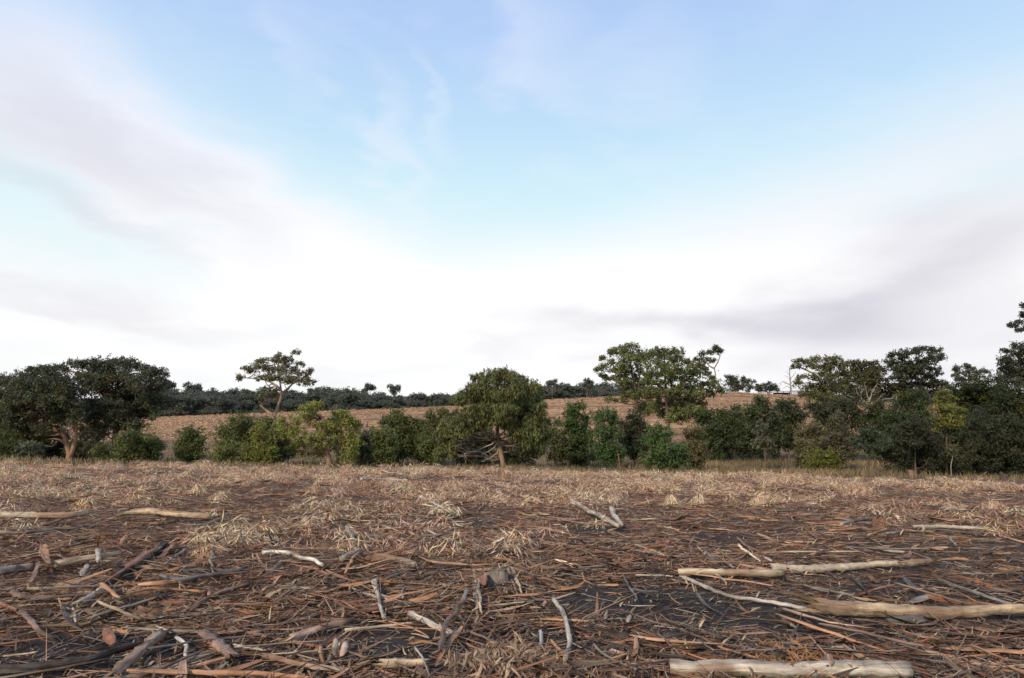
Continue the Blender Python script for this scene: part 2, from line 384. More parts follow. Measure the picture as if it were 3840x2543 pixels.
# ------------------------------------------------------------------ trees
CROPS = {'J': (0, 1250, 2.4667), 'K': (800, 1250, 2.4667), 'L': (1600, 1250, 2.4667), 'M': (2400, 1250, 2.851), 'N': (3040, 1100, 2.24)}
for k_, o_ in zip('ABCDEFGH', ((0, 1700), (950, 1700), (1900, 1700), (2840, 1700), (0, 2050), (950, 2050), (1900, 2050), (2840, 2050))): CROPS[k_] = (*o_, 2.368)
def cpx(c, x, y): ox, oy, s = CROPS[c]; return ox + x / s, oy + y / s
def foliage(lobes, lcol, dist, cov, droop, r, flat=.8, stretch=1.0, leafscale=1.0, vary=.20, sprig=1.0, up=.2):
    """lobes: (centre, rx, ry(vertical), rdepth, colour or None) -> leaf mesh data and puff centres"""
    Vs, Cs, puffs = [], [], []
    l0 = .0043 * dist * leafscale
    for c, rx, ry, rd, lc in lobes:
        base = np.array(lc if lc is not None else lcol)
        rs = np.clip(.46 * min(rx, ry), .004 * dist, .013 * dist)
        n = max(4, int(3.0 * rx * ry / rs ** 2))
        d = rand_dir(n, r); d[:, 2] = np.abs(d[:, 2]) * np.where(r.random(n) < .72, 1, -1)
        rad = r.uniform(.45, .95, n)[:, None]
        pc = c + d * rad * np.array([rx, rd, ry]) * .92
        k = max(12, int(.70 * cov * math.pi * rs ** 2 / (.3 * l0 * l0 * .36)))
        tone = (1 + r.normal(0, vary, (n, 1))) * (1 + r.normal(0, .05, (n, 3)))
        for p, tn in zip(pc, tone):
            q = rand_dir(k, r); rr = (r.random(k) ** .5)[:, None]
            pos = p + q * rr * rs * np.array([1.15, 1.15, flat])
            pos[:, 2] -= droop * rs * .5 * r.random(k) * rr[:, 0]
            nn = nrm(q * .8 + [0, 0, .35] + r.normal(0, .34, (k, 3)))
            ax = nrm(r.normal(0, 1, (k, 3)) + [0, 0, -2.2 * droop])
            L = l0 * r.uniform(.6, 1.35, k) * stretch; Wd = l0 * .36 * r.uniform(.7, 1.3, k)
            V, Q, C = rhombs(pos, ax, nn, L, Wd, base * tn * (1 + r.normal(0, .08, (k, 1))))
            Vs.append(V); Cs.append(C)
        # stray shoots that fray the outline
        ns = int(5 + 5 * sprig); d = rand_dir(ns, r); d[:, 2] = np.abs(d[:, 2]) * .9 + .05
        q0 = c + d * np.array([rx, rd, ry]) * r.uniform(.75, 1.0, (ns, 1)); dr = nrm(d + [0, 0, up] + r.normal(0, .35, (ns, 3)))
        m = 16; tt = np.tile(np.linspace(0, 1, m), ns)[:, None]; ii = np.repeat(np.arange(ns), m)
        pos = q0[ii] + dr[ii] * tt * (r.uniform(.25, .65, (ns, 1)) * min(rx, ry))[ii] * sprig + r.normal(0, l0 * .35, (ns * m, 3))
        V, Q, C = rhombs(pos, nrm(dr[ii] * .4 + r.normal(0, .8, (ns * m, 3)) + [0, 0, -droop]), rand_dir(ns * m, r), l0 * r.uniform(.6, 1.2, ns * m) * stretch, l0 * .34 * r.uniform(.7, 1.2, ns * m), base * r.uniform(.8, 1.25, (ns * m, 1)))
        Vs.append(V); Cs.append(C)
        puffs.append(pc)
    V = np.vstack(Vs)
    return V, np.arange(len(V)).reshape(-1, 4), np.clip(np.vstack(Cs), .006, .9), puffs
def limb_set(specs, n, sides):
    """specs: list of (points, r0, r1) -> one tube mesh"""
    P = np.stack([resample(p, n) for p, _, _ in specs]); Rr = np.stack([np.linspace(a, b, n) for _, a, b in specs])
    return tubes(P, Rr, sides)
def make_tree(name, label, cat, crop, dist, lobes, lcol, bark, trunks=(), bare=(), cov=.85, droop=.35, seed=0, group=None,
              leafscale=1.0, stretch=1.0, vary=.2, depthk=.75, trunk_r=None, twigs=True, spread=1.3, flat=.8, weep=False, gain=1.5):
    r = np.random.default_rng(1000 + seed); lcol = tuple(np.array(lcol) * gain * ((1.0, 1.0, 1.0) if trunks else (1.0, .90, .84))); s = CROPS[crop][2]; k = dist / FPX / s
    xs = [l[0] for l in lobes] or [trunks[0][0][0]]
    cx, hw = (min(l[0] - l[2] for l in lobes) + max(l[0] + l[2] for l in lobes)) / 2 if lobes else xs[0], None
    hw = max(max(abs(l[0] - cx) + l[2] * .5 for l in lobes), 30) if lobes else 60
    LB = []
    for i, l in enumerate(lobes):
        t = min(abs(l[0] - cx) / hw, .98)
        off = hw * k * depthk * math.sqrt(1 - t * t) * ((i * .618 + r.random() * .3) % 1.0 * 2 - 1)
        c = at(*cpx(crop, l[0], l[1]), dist + off); LB.append((c, l[2] * k * spread, l[3] * k * spread, l[2] * k * .95, l[4] if len(l) > 4 else None))
    if trunks: b = at(*cpx(crop, *trunks[0][0]), dist)
    else: b = at(*cpx(crop, cx, max(l[1] + l[3] for l in lobes)), dist)
    gz = float(Hf(b[0], b[1])); base = np.array([b[0], b[1], gz - .05])
    if lobes and not trunks:       # shrubs are leafy down to the ground
        for c, rx, ry, rd, lc in sorted(LB, key=lambda q: q[0][2] - q[2])[:3]:
            if c[2] - ry > gz + .15: LB.append((np.array([c[0], c[1], (gz + c[2]) / 2 + .1]), rx * 1.02, max(ry, (c[2] - gz) * .5), rd, lc))
    root = empty(name, base); tag(root, label, cat, group)
    TR = []; tr0 = trunk_r or max(.06, .05 * hw * k)
    if trunks:
        for i, t in enumerate(trunks):
            tj = r.uniform(-.25, .25, len(t)) * (i > 0) * hw * k * .4
            tj[0] = 0
            pts = [at(*cpx(crop, *p), dist + dd) for p, dd in zip(t, np.cumsum(tj) / max(1, len(t) - 1))]
            if i == 0: pts = [np.array([pts[0][0], pts[0][1], gz - .1])] + ([] if pts[0][2] < gz + .3 else [pts[0]]) + pts[1:]
            ra = tr0 * (1.0 if i == 0 else .34 if weep else .7)
            TR.append((pts, ra, ra * .32))
    else:
        top = np.mean([l[0] for l in LB], 0); hgt = max(l[0][2] for l in LB)
        top = np.array([base[0] + (top[0] - base[0]) * .6, base[1], gz + (hgt - gz) * .8])
        TR.append(([base - [0, 0, .05], base + (top - base) * .4 + r.normal(0, .08, 3), top], tr0, tr0 * .2))
    V, Q, F = limb_set(TR, 14, 8)
    V = V + (vnoise(V[:, 0] * 6, V[:, 2] * 5, 3) * tr0 * .35)[:, None]
    bc = np.array(bark) * (1 + .5 * vnoise(V[:, 2] * 2.2, V[:, 0] * 5, 4) + .35 * vnoise(V[:, 2] * 9, V[:, 0] * 14, 9))[:, None]
    tk = build('trunk' if trunks else 'stem', V, [Q], M_TREE, root, bc, F, True)
    fol = None
    if LB:
        Vf, Qf, Cf, puffs = foliage(LB, lcol, dist, cov, droop, r, leafscale=leafscale, stretch=stretch, vary=vary, flat=flat, sprig=.45 if trunks else 1.15, up=-.6 if weep else .2 if trunks else .7)
        below = Vf[:, 2] < Hf(Vf[:, 0], Vf[:, 1]) + .02
        Vf[below, 2] = Hf(Vf[below, 0], Vf[below, 1]) + .02 + r.random(below.sum()) * .1
        fol = build('crown' if trunks else 'foliage', Vf, [Qf], M_LEAF, root, Cf)
    # limbs from the trunk to each clump of foliage, twigs on to the puffs
    if LB and twigs:
        tp = np.vstack([resample(t[0], 16)[3:] for t in TR]); SP = []; TW = []
        for (c, rx, ry, rd, _), pc in zip(LB, puffs):
            dd = np.linalg.norm(tp - c, axis=1) + np.maximum(0, tp[:, 2] - c[2] + .3 * ry) * 2.5
            a = tp[np.argmin(dd)]; L = np.linalg.norm(c - a)
            mid = (a + c) / 2 + r.normal(0, .09, 3) * L + [0, 0, -.08 * L]
            ra = np.clip(tr0 * .10 + .018 * L, .012, tr0 * .5)
            SP.append(([a, mid, c], ra, ra * .4))
            for p in pc[::3]: TW.append(([c - (c - a) * .15, (c + p) / 2 + r.normal(0, .05, 3) * rx, p], ra * .4, ra * .14))
        V1, Q1, F1 = limb_set(SP, 8, 5); V2, Q2, F2 = limb_set(TW, 4, 3)
        V = np.vstack([V1, V2]); bc = np.array(bark) * .6 * (1 + .5 * vnoise(V[:, 2] * 4, V[:, 0] * 4, 6))[:, None]
        build('limbs', V, [Q1, Q2 + len(V1)], M_TREE, tk, bc, np.vstack([F1, F2]))
    for i, t in enumerate(bare):
        sp_ = r.normal(0, .16, len(t)) * hw * k * .5; sp_[0] = 0
        pts = [at(*cpx(crop, *p), dist + dd) for p, dd in zip(t, np.cumsum(sp_))]
        L = sum(np.linalg.norm(b_ - a_) for a_, b_ in zip(pts, pts[1:])); ra = np.clip(.02 * L, .012, .05) if lobes else np.clip(.022 * L, .02, .12) * (1.6 if dist > 150 else 1)
        pts = resample(pts, 3 * len(pts)); pts[1:] += r.normal(0, .022 * L, pts[1:].shape) * [1, 1, .8]
        SP = [(pts, ra, ra * .3)]
        rs = resample(pts, 9)
        for q in (2, 3, 4, 5, 6, 7, 8):
            e = rs[q] + rand_dir(1, r)[0] * [1, 1, .9] * L * .2
            SP.append(([rs[q], (rs[q] + e) / 2 + r.normal(0, .03, 3) * L, e], ra * .45, ra * .12))
        V, Q, F = limb_set(SP, 10, 4)
        bc = np.array((.36, .31, .26)) * (1 + .5 * vnoise(V[:, 2] * 4, V[:, 0] * 4, 6))[:, None]
        build('dead_branch', V, [Q], M_TREE, tk, bc, F)
    return root
# foliage colours (real leaf albedo)
DK = (.056, .060, .034); OL = (.098, .106, .040); GR = (.072, .092, .033); YG = (.135, .142, .036); BG = (.085, .095, .062); BR = (.064, .108, .038); MI = (.130, .112, .022)
OR = (.29, .165, .10); TAN = (.30, .20, .135); DB = (.11, .08, .062); GY = (.26, .22, .19)
T = make_tree
T('gum_tree', 'broad dark gum with forked orange trunk at the left of the field', 'tree', 'J', 52,
  [(160, 470, 150, 95), (320, 390, 120, 75), (450, 380, 120, 75), (250, 540, 190, 110), (440, 560, 190, 120), (600, 540, 150, 130), (650, 680, 120, 120), (120, 640, 170, 110), (330, 690, 170, 85), (520, 720, 130, 90), (60, 760, 130, 90), (700, 780, 70, 110), (360, 1000, 50, 40, MI), (555, 560, 40, 40, MI), (230, 880, 120, 60), (130, 810, 140, 80), (440, 790, 120, 60), (400, 480, 130, 80), (560, 640, 130, 90), (200, 700, 150, 80), (790, 420, 80, 70), (600, 790, 90, 70), (150, 900, 130, 80), (420, 880, 100, 50), (300, 640, 160, 90), (500, 460, 130, 80)],
  DK, OR, trunks=[[(640, 1200), (640, 1140), (615, 1010), (575, 920), (470, 860), (330, 815)], [(650, 1130), (695, 1000), (700, 880), (720, 760), (765, 640)]], bare=[[(575, 985), (480, 975)], [(480, 1050), (400, 1035)], [(600, 1070), (550, 1065)]], seed=1, cov=.9, vary=.25, trunk_r=.23)
T('gum_tree', 'tall round-headed dark gum right of the forked orange gum', 'tree', 'J', 55,
  [(720, 305, 90, 50), (560, 340, 80, 55), (980, 310, 160, 75), (1110, 290, 150, 65), (1210, 330, 110, 85), (1380, 380, 125, 75), (880, 400, 160, 100), (1090, 440, 190, 110), (1320, 470, 180, 110), (1470, 510, 80, 90), (840, 540, 140, 95), (1060, 590, 150, 100), (1280, 620, 180, 110), (1440, 640, 110, 105), (1170, 750, 170, 95), (1230, 850, 100, 65), (960, 900, 110, 60), (860, 680, 110, 90), (1000, 700, 140, 80), (1330, 740, 110, 80), (890, 790, 100, 70), (1110, 850, 130, 60), (1200, 540, 150, 90), (1010, 430, 36, 34, MI), (990, 750, 44, 55, MI)],
  DK, (.20, .10, .065), trunks=[[(1065, 1200), (1058, 1000), (1080, 850), (1100, 640), (1085, 420)]], seed=2, cov=.9, vary=.25, trunk_r=.24)
T('gum_tree', 'dark gum cut by the left edge of the picture', 'tree', 'J', 60,
  [(40, 440, 100, 50), (-60, 480, 120, 90), (0, 560, 130, 110), (60, 700, 120, 110), (-80, 700, 150, 130), (20, 880, 130, 100), (-150, 560, 120, 120), (45, 870, 45, 55, MI)], DK, DB, trunks=[[(-40, 1200), (-45, 900), (-30, 560)]], seed=3, cov=.75)
T('shrub', 'dark green shrub low at the left edge under the gums', 'shrub', 'J', 50, [(40, 1080, 150, 100), (130, 1110, 110, 80), (-60, 1050, 120, 120), (60, 980, 110, 70)], GR, DB, seed=4)
T('sapling', 'thin grey-green sapling left of the forked orange trunk', 'tree', 'J', 46, [(270, 1050, 70, 50), (215, 1080, 55, 35), (330, 1085, 50, 40)], BG, GY, trunks=[[(272, 1215), (270, 1130), (268, 1040)]], seed=5, cov=.5, trunk_r=.04)
T('shrub', 'rounded green wattle in front of the round-headed gum', 'shrub', 'J', 47, [(1250, 990, 140, 90), (1310, 1050, 150, 110), (1200, 1090, 140, 90), (1340, 1130, 120, 70), (1430, 1100, 60, 60)], GR, DB, seed=6, vary=.14)
T('shrub', 'small dark shrub at the foot of the round-headed gum', 'shrub', 'J', 49, [(950, 1110, 90, 80), (1020, 1130, 70, 60)], GR, DB, seed=7)
T('shrub', 'lone green bush in the gap left of the lone gum', 'shrub', 'J', 50, [(1780, 930, 85, 60), (1740, 1010, 95, 85), (1820, 1000, 85, 85), (1770, 1100, 90, 70), (1710, 1050, 70, 60)], (0.068, 0.092, 0.032), DB, seed=8, cov=.65)
T('shrub', 'black-green thicket behind the forked orange trunk', 'shrub', 'J', 60, [(180, 900, 180, 90), (100, 990, 160, 90), (300, 980, 130, 80), (200, 1070, 180, 70), (430, 930, 120, 100)], (.040, .050, .030), DB, seed=90)
T('shrub', 'shadowy thicket between the two left gum trunks', 'shrub', 'J', 61, [(800, 860, 110, 90), (820, 970, 130, 90), (860, 1080, 130, 70), (530, 960, 110, 80), (520, 1070, 120, 70), (720, 1080, 90, 60)], (.048, .056, .032), DB, seed=91)
# around the lone gum
T('gum_tree', 'lone gum with open airy crown and bare orange trunk', 'tree', 'K', 84,
  [(455, 260, 60, 35), (330, 340, 80, 42), (240, 420, 55, 32), (420, 310, 95, 60), (600, 265, 85, 60), (605, 215, 35, 30), (750, 182, 58, 20), (700, 250, 65, 45), (560, 350, 130, 70), (700, 340, 110, 70), (815, 290, 42, 30), (820, 390, 85, 52), (890, 350, 26, 15), (640, 430, 140, 70), (780, 450, 120, 45), (890, 455, 60, 45), (470, 420, 110, 42), (520, 530, 100, 42), (440, 610, 50, 50), (560, 590, 70, 35)],
  (0.098, 0.096, 0.052), (.29, .195, .135), trunks=[[(565, 870), (568, 780), (578, 730), (602, 660), (632, 570), (620, 470), (600, 340)], [(550, 750), (490, 715), (430, 655)], [(590, 775), (640, 715)], [(630, 570), (700, 500), (800, 400)], [(625, 520), (500, 440), (300, 410)]], seed=9, spread=1.02, cov=.75, trunk_r=.25, vary=.2)
T('shrub', 'large dark green wattle left of the lone gum trunk', 'shrub', 'K', 50, [(250, 840, 100, 80), (180, 940, 125, 110), (300, 960, 130, 120), (240, 1080, 160, 110), (330, 880, 80, 80), (140, 1060, 90, 90)], GR, DB, seed=10, vary=.14)
T('shrub', 'small pale green bush at the left foot of the large wattle', 'shrub', 'K', 46, [(110, 1120, 80, 75), (80, 1160, 70, 50)], (0.093, 0.113, 0.037), GY, seed=11)
T('shrub', 'upright light green young wattle below the lone gum', 'shrub', 'K', 47, [(430, 920, 70, 65), (450, 990, 95, 85), (400, 1080, 105, 85), (500, 1090, 90, 75), (340, 1140, 60, 45)], (0.105, 0.120, 0.032), DB, seed=12, gain=1.75, vary=.14)
T('shrub', 'dark wattle behind the light green young wattle', 'shrub', 'K', 53, [(480, 850, 60, 55), (520, 920, 100, 90), (600, 1000, 100, 120), (640, 1110, 110, 80)], GR, DB, seed=13)
T('wattle_tree', 'feathery yellow-green tree with a red-brown dead patch', 'tree', 'K', 49,
  [(690, 830, 110, 65), (630, 920, 80, 65), (890, 700, 95, 50), (960, 672, 50, 34), (850, 760, 80, 55), (780, 930, 95, 55), (930, 800, 78, 58, (.15, .075, .05)), (1010, 880, 110, 70), (950, 980, 95, 60), (820, 1040, 95, 60), (720, 1080, 55, 48), (930, 1110, 110, 70), (1040, 1000, 90, 70)],
  YG, (.22, .12, .085), trunks=[[(1075, 1215), (1055, 1100), (1030, 1000), (965, 900), (940, 800)], [(1030, 1010), (850, 970), (680, 950)]], seed=14, gain=1.75, cov=.62, droop=.6, trunk_r=.2, vary=.16)
T('wattle_tree', 'yellow-green tree with slender pale trunk beside the dead patch', 'tree', 'K', 50,
  [(1180, 755, 80, 42), (1150, 830, 110, 70), (1250, 830, 95, 70), (1320, 870, 48, 70), (1220, 940, 110, 80), (1290, 1040, 90, 80), (1180, 1060, 90, 80), (1110, 920, 80, 60), (1250, 1130, 90, 60)],
  YG, TAN, trunks=[[(1150, 1215), (1148, 1080), (1165, 990), (1190, 860)], [(1160, 1010), (1260, 980)], [(1155, 1180), (1230, 1160), (1290, 1170)]], seed=15, gain=1.75, cov=.62, droop=.6, trunk_r=.12, vary=.16)
T('shrub', 'blue-grey bush right of the yellow-green trees', 'shrub', 'K', 54, [(1400, 960, 70, 80), (1420, 1060, 85, 90), (1370, 1130, 80, 70)], (0.074, 0.079, 0.059), GY, seed=16)
T('shrub', 'olive green wattle in the middle of the shrub belt', 'shrub', 'K', 51, [(1540, 950, 75, 70), (1590, 1030, 90, 90), (1540, 1110, 110, 80), (1640, 1000, 60, 80)], (0.078, 0.100, 0.035), DB, seed=17)
T('shrub', 'tall dark wattle with two heads against the cleared hill', 'shrub', 'K', 55, [(1690, 790, 80, 60), (1620, 850, 65, 60), (1740, 860, 85, 80), (1700, 960, 130, 110), (1750, 1080, 140, 100)], GR, DB, seed=18)
T('shrub', 'dark wattle left of the weeping tree', 'shrub', 'K', 55, [(1850, 850, 75, 65), (1920, 900, 100, 90), (1880, 1010, 130, 110), (1950, 1110, 140, 90)], GR, DB, seed=19)
T('shrub', 'dark shrub with a pointed top touching the weeping tree', 'shrub', 'K', 53, [(2005, 780, 42, 45), (2060, 850, 80, 80), (2040, 960, 100, 110), (2080, 1090, 110, 110), (2170, 760, 90, 60)], GR, DB, seed=20)
# the weeping tree in the middle
T('weeping_tree', 'wide drooping tree with tangled bare lower branches at mid-field', 'tree', 'L', 45,
  [(650, 390, 125, 52), (500, 430, 95, 55), (720, 450, 150, 85), (860, 450, 85, 52), (480, 530, 110, 85), (900, 530, 155, 85), (1010, 560, 80, 75), (620, 560, 110, 80), (760, 570, 130, 90), (380, 590, 105, 65), (310, 630, 75, 50), (560, 640, 100, 60), (690, 640, 120, 70), (850, 650, 130, 80), (980, 640, 85, 60), (340, 800, 115, 60), (240, 860, 110, 70), (180, 940, 85, 80), (600, 750, 85, 70), (780, 760, 130, 85), (930, 750, 130, 85), (1050, 710, 60, 55), (1030, 810, 105, 85), (1075, 920, 85, 90), (980, 950, 110, 95), (1055, 1030, 80, 70), (900, 850, 130, 75), (190, 1040, 95, 90), (160, 1120, 75, 65), (700, 720, 110, 60), (560, 690, 100, 60), (860, 920, 110, 60), (300, 930, 100, 60), (950, 1070, 90, 60), (430, 720, 90, 50), (700, 380, 90, 40), (640, 800, 90, 55), (550, 840, 75, 45), (770, 850, 100, 55), (500, 770, 90, 50), (880, 990, 90, 50), (380, 880, 80, 45)],
  (.088, .094, .034), (.21, .14, .10), trunks=[[(715, 1240), (692, 1130), (662, 1000), (655, 900), (640, 780), (600, 640)], [(660, 960), (740, 880), (790, 760)], [(658, 960), (590, 930), (520, 890), (440, 800), (340, 720)]],
  bare=[[(655, 980), (590, 930), (520, 900), (500, 820), (480, 760), (350, 725)], [(660, 1000), (580, 1080), (460, 1100), (360, 1090), (330, 1030), (260, 1030)], [(640, 1000), (500, 1080), (400, 1110), (330, 1100), (230, 1190)], [(690, 1050), (780, 1040), (890, 1060)], [(780, 1040), (830, 990), (800, 960), (850, 900), (880, 900)], [(660, 960), (740, 880), (780, 800)], [(680, 1040), (620, 1130), (500, 1190)], [(520, 900), (420, 930), (350, 1000), (250, 960)], [(690, 1030), (820, 940), (940, 970)], [(960, 1150), (1080, 1210)]],
  seed=21, cov=.8, droop=1.3, stretch=1.5, trunk_r=.20, vary=.18, flat=1.0, weep=True, gain=1.55)
T('shrub', 'black-green thicket behind the weeping tree trunk', 'shrub', 'L', 54, [(480, 880, 140, 100), (400, 980, 150, 100), (560, 1020, 120, 90), (420, 1090, 160, 70)], (.034, .044, .028), DB, seed=92)
T('shrub', 'dark thicket seen under the right boughs of the weeping tree', 'shrub', 'L', 55, [(850, 960, 130, 80), (900, 1060, 140, 70), (770, 1080, 100, 60)], (.044, .054, .030), DB, seed=93)
# right of it
T('shrub', 'cone-shaped dark green young tree right of the weeping tree', 'shrub', 'L', 57, [(1390, 700, 70, 50), (1330, 740, 60, 55), (1410, 790, 100, 80), (1340, 860, 95, 80), (1420, 920, 115, 90), (1370, 1020, 110, 90), (1420, 1110, 90, 65)], (0.046, 0.082, 0.026), DB, seed=22)
T('shrub', 'second cone-shaped green young tree, right of the darker cone', 'shrub', 'L', 55, [(1670, 760, 60, 55), (1600, 800, 50, 50), (1690, 850, 95, 80), (1600, 920, 90, 90), (1690, 990, 110, 90), (1610, 1070, 105, 80), (1720, 1120, 80, 50)], (0.055, 0.097, 0.037), DB, seed=23)
T('sapling', 'tiny sapling against the hill just right of the weeping tree', 'tree', 'L', 62, [(1205, 845, 32, 32), (1190, 905, 34, 34)], (0.062, 0.090, 0.032), GY, trunks=[[(1200, 1000), (1202, 920), (1204, 840)]], seed=24, trunk_r=.04)
T('shrub', 'low dark shrub in the gully beside the weeping tree', 'shrub', 'L', 56, [(1240, 960, 55, 45), (1210, 1020, 75, 55), (1280, 1040, 75, 50)], (0.056, 0.072, 0.028), DB, seed=25)
T('shrub', 'near-black shrub under the tall pair of gums', 'shrub', 'L', 58, [(1910, 800, 75, 75), (1870, 880, 85, 80), (1960, 880, 90, 90), (1900, 980, 115, 85), (1980, 1000, 80, 70)], (0.037, 0.046, 0.024), DB, seed=26)
T('gum_tree', 'tall gum with ragged left side and twin tan trunks', 'tree', 'L', 72,
  [(1880, 128, 62, 32), (1800, 160, 85, 42), (1730, 185, 52, 42), (1640, 240, 32, 30), (1650, 310, 44, 36), (1590, 345, 32, 26), (1620, 400, 36, 30), (1705, 285, 36, 36), (1740, 365, 55, 46), (1670, 430, 40, 20), (1900, 185, 115, 60), (1880, 270, 125, 80), (1960, 250, 85, 85), (1820, 330, 85, 65), (1900, 390, 125, 75), (1780, 425, 75, 34), (1850, 465, 95, 36), (1950, 490, 105, 65), (1860, 555, 75, 52), (1930, 570, 85, 45), (1850, 610, 65, 32), (1710, 622, 55, 22), (2020, 600, 80, 60), (2050, 700, 90, 70), (1990, 720, 70, 60)],
  OL, (.26, .16, .105), trunks=[[(1928, 900), (1925, 640), (1930, 540), (1905, 400), (1880, 240)], [(1945, 800), (1945, 640), (1960, 500), (1970, 330)]], seed=27, spread=1.22, cov=.75, trunk_r=.17, vary=.22)
T('gum_tree', 'massive spreading gum at right of centre with pale inner limbs', 'tree', 'M', 64,
  [(220, 195, 115, 38), (120, 250, 105, 62), (380, 215, 72, 48), (300, 280, 155, 70), (420, 300, 75, 72), (180, 365, 125, 72), (340, 395, 145, 62), (505, 315, 52, 34), (570, 375, 85, 62), (620, 445, 62, 52), (470, 435, 95, 55), (120, 455, 105, 55), (270, 465, 115, 55), (400, 505, 125, 55), (530, 515, 85, 45), (180, 555, 105, 55), (60, 520, 65, 55), (680, 565, 62, 42), (800, 555, 65, 52), (860, 615, 60, 45), (740, 635, 85, 42), (600, 650, 95, 45), (450, 590, 105, 55), (250, 675, 105, 55), (330, 755, 145, 75), (480, 705, 115, 65), (450, 815, 115, 75), (300, 895, 125, 75), (620, 760, 110, 50), (560, 850, 110, 70), (200, 790, 100, 70), (420, 920, 120, 70), (120, 640, 80, 60), (570, 600, 100, 55), (380, 640, 110, 60)],
  OL, (.13, .09, .068), trunks=[[(300, 1000), (285, 750), (275, 600), (270, 450), (260, 300)], [(375, 760), (360, 600), (330, 520), (400, 330)], [(285, 620), (120, 500), (40, 480)], [(360, 600), (520, 480), (600, 400)]], bare=[[(270, 400), (160, 410), (120, 390)], [(350, 590), (300, 600), (200, 560)], [(700, 960), (620, 1000)]], seed=28, spread=1.30, cov=.75, trunk_r=.24, vary=.22)
T('gum_tree', 'lanky crooked gum with sparse tufts behind the massive gum', 'tree', 'M', 86,
  [(800, 158, 36, 20), (760, 220, 44, 34), (830, 205, 50, 42), (855, 190, 26, 26), (668, 228, 40, 30), (610, 290, 46, 30), (690, 300, 55, 40), (772, 300, 30, 36), (650, 350, 36, 26), (690, 400, 44, 34), (720, 450, 44, 34), (770, 480, 26, 15)],
  (0.062, 0.072, 0.037), (.28, .20, .15), trunks=[[(770, 700), (792, 500), (815, 410), (795, 372), (832, 310), (858, 240)], [(800, 375), (745, 350), (690, 275)], [(790, 500), (735, 450)], [(835, 400), (842, 396)]], seed=29, spread=1.00, cov=.7, trunk_r=.18)
T('shrub', 'bright green leafy bush at the field edge below the massive gum', 'shrub', 'M', 44, [(190, 1040, 85, 60), (230, 1110, 120, 80), (140, 1190, 100, 90), (260, 1230, 130, 90), (170, 1320, 120, 70), (430, 1260, 80, 55), (420, 1330, 100, 60), (320, 1330, 110, 60)], BR, DB, seed=30, cov=.8, vary=.15)
T('shrub', 'drooping olive bush right of the bright green bush', 'shrub', 'M', 47, [(560, 1060, 80, 60), (590, 1140, 95, 80), (560, 1230, 90, 75), (630, 1270, 70, 60)], (0.091, 0.090, 0.041), DB, seed=31, droop=1.0)
T('shrub', 'dark wattle under the right side of the massive gum', 'shrub', 'M', 62, [(690, 880, 80, 60), (720, 970, 115, 95), (640, 900, 70, 60), (780, 1080, 110, 100), (700, 1140, 110, 75)], (0.046, 0.069, 0.028), DB, seed=32)
T('shrub', 'tall dark wattle with two points below the bare hilltop', 'shrub', 'M', 64, [(870, 870, 50, 45), (1040, 830, 50, 40), (900, 960, 95, 90), (1020, 930, 90, 85), (960, 1070, 140, 110), (900, 1150, 90, 60)], (0.043, 0.064, 0.028), DB, seed=33)
T('shrub', 'highest dark wattle below the skyline shed, with a pointed crown', 'shrub', 'M', 63, [(1290, 730, 60, 42), (1250, 810, 90, 70), (1340, 850, 80, 80), (1190, 890, 110, 90), (1300, 960, 120, 110), (1160, 1040, 150, 110), (1150, 1150, 140, 80)], (0.043, 0.064, 0.028), DB, seed=34)
T('sapling', 'slim grey-green sapling with thin reddish stem in front of dark wattles', 'tree', 'M', 48, [(1300, 990, 48, 50), (1290, 1070, 75, 60), (1330, 1150, 85, 60), (1250, 1180, 55, 45), (1400, 1220, 55, 45)], (0.087, 0.087, 0.054), (.16, .09, .065), trunks=[[(1340, 1390), (1333, 1220), (1310, 1010)]], seed=35, cov=.6, trunk_r=.06)
T('shrub', 'dark rounded wattle left of the grey-green bushes', 'shrub', 'M', 64, [(1560, 760, 85, 45), (1530, 830, 110, 75), (1620, 880, 95, 80), (1500, 950, 115, 110), (1700, 900, 95, 75), (1470, 1080, 100, 90), (1600, 1000, 110, 80)], (0.043, 0.061, 0.028), DB, seed=36)
T('shrub', 'grey-green bush with pale leaves near the right field edge', 'shrub', 'M', 46, [(1850, 1020, 95, 45), (1780, 1060, 90, 65), (1900, 1080, 70, 60), (1770, 1150, 105, 85), (1760, 1260, 95, 80), (1830, 1200, 80, 80), (1760, 1340, 90, 60)], (0.109, 0.108, 0.058), GY, seed=37)
T('shrub', 'taller grey-green bush right of the pale-leaved bush', 'shrub', 'M', 48, [(2090, 950, 60, 45), (2110, 1030, 90, 65), (2060, 1120, 110, 80), (2150, 1140, 90, 80), (2060, 1230, 120, 70), (2130, 890, 45, 40)], (0.081, 0.082, 0.050), GY, seed=38)
T('shrub', 'low yellow-green mound of scrub at the right field edge', 'shrub', 'M', 43, [(1900, 1330, 90, 55), (2000, 1310, 90, 60), (1980, 1390, 110, 50), (1870, 1400, 90, 45), (2060, 1350, 60, 45)], (0.087, 0.100, 0.022), DB, seed=39)
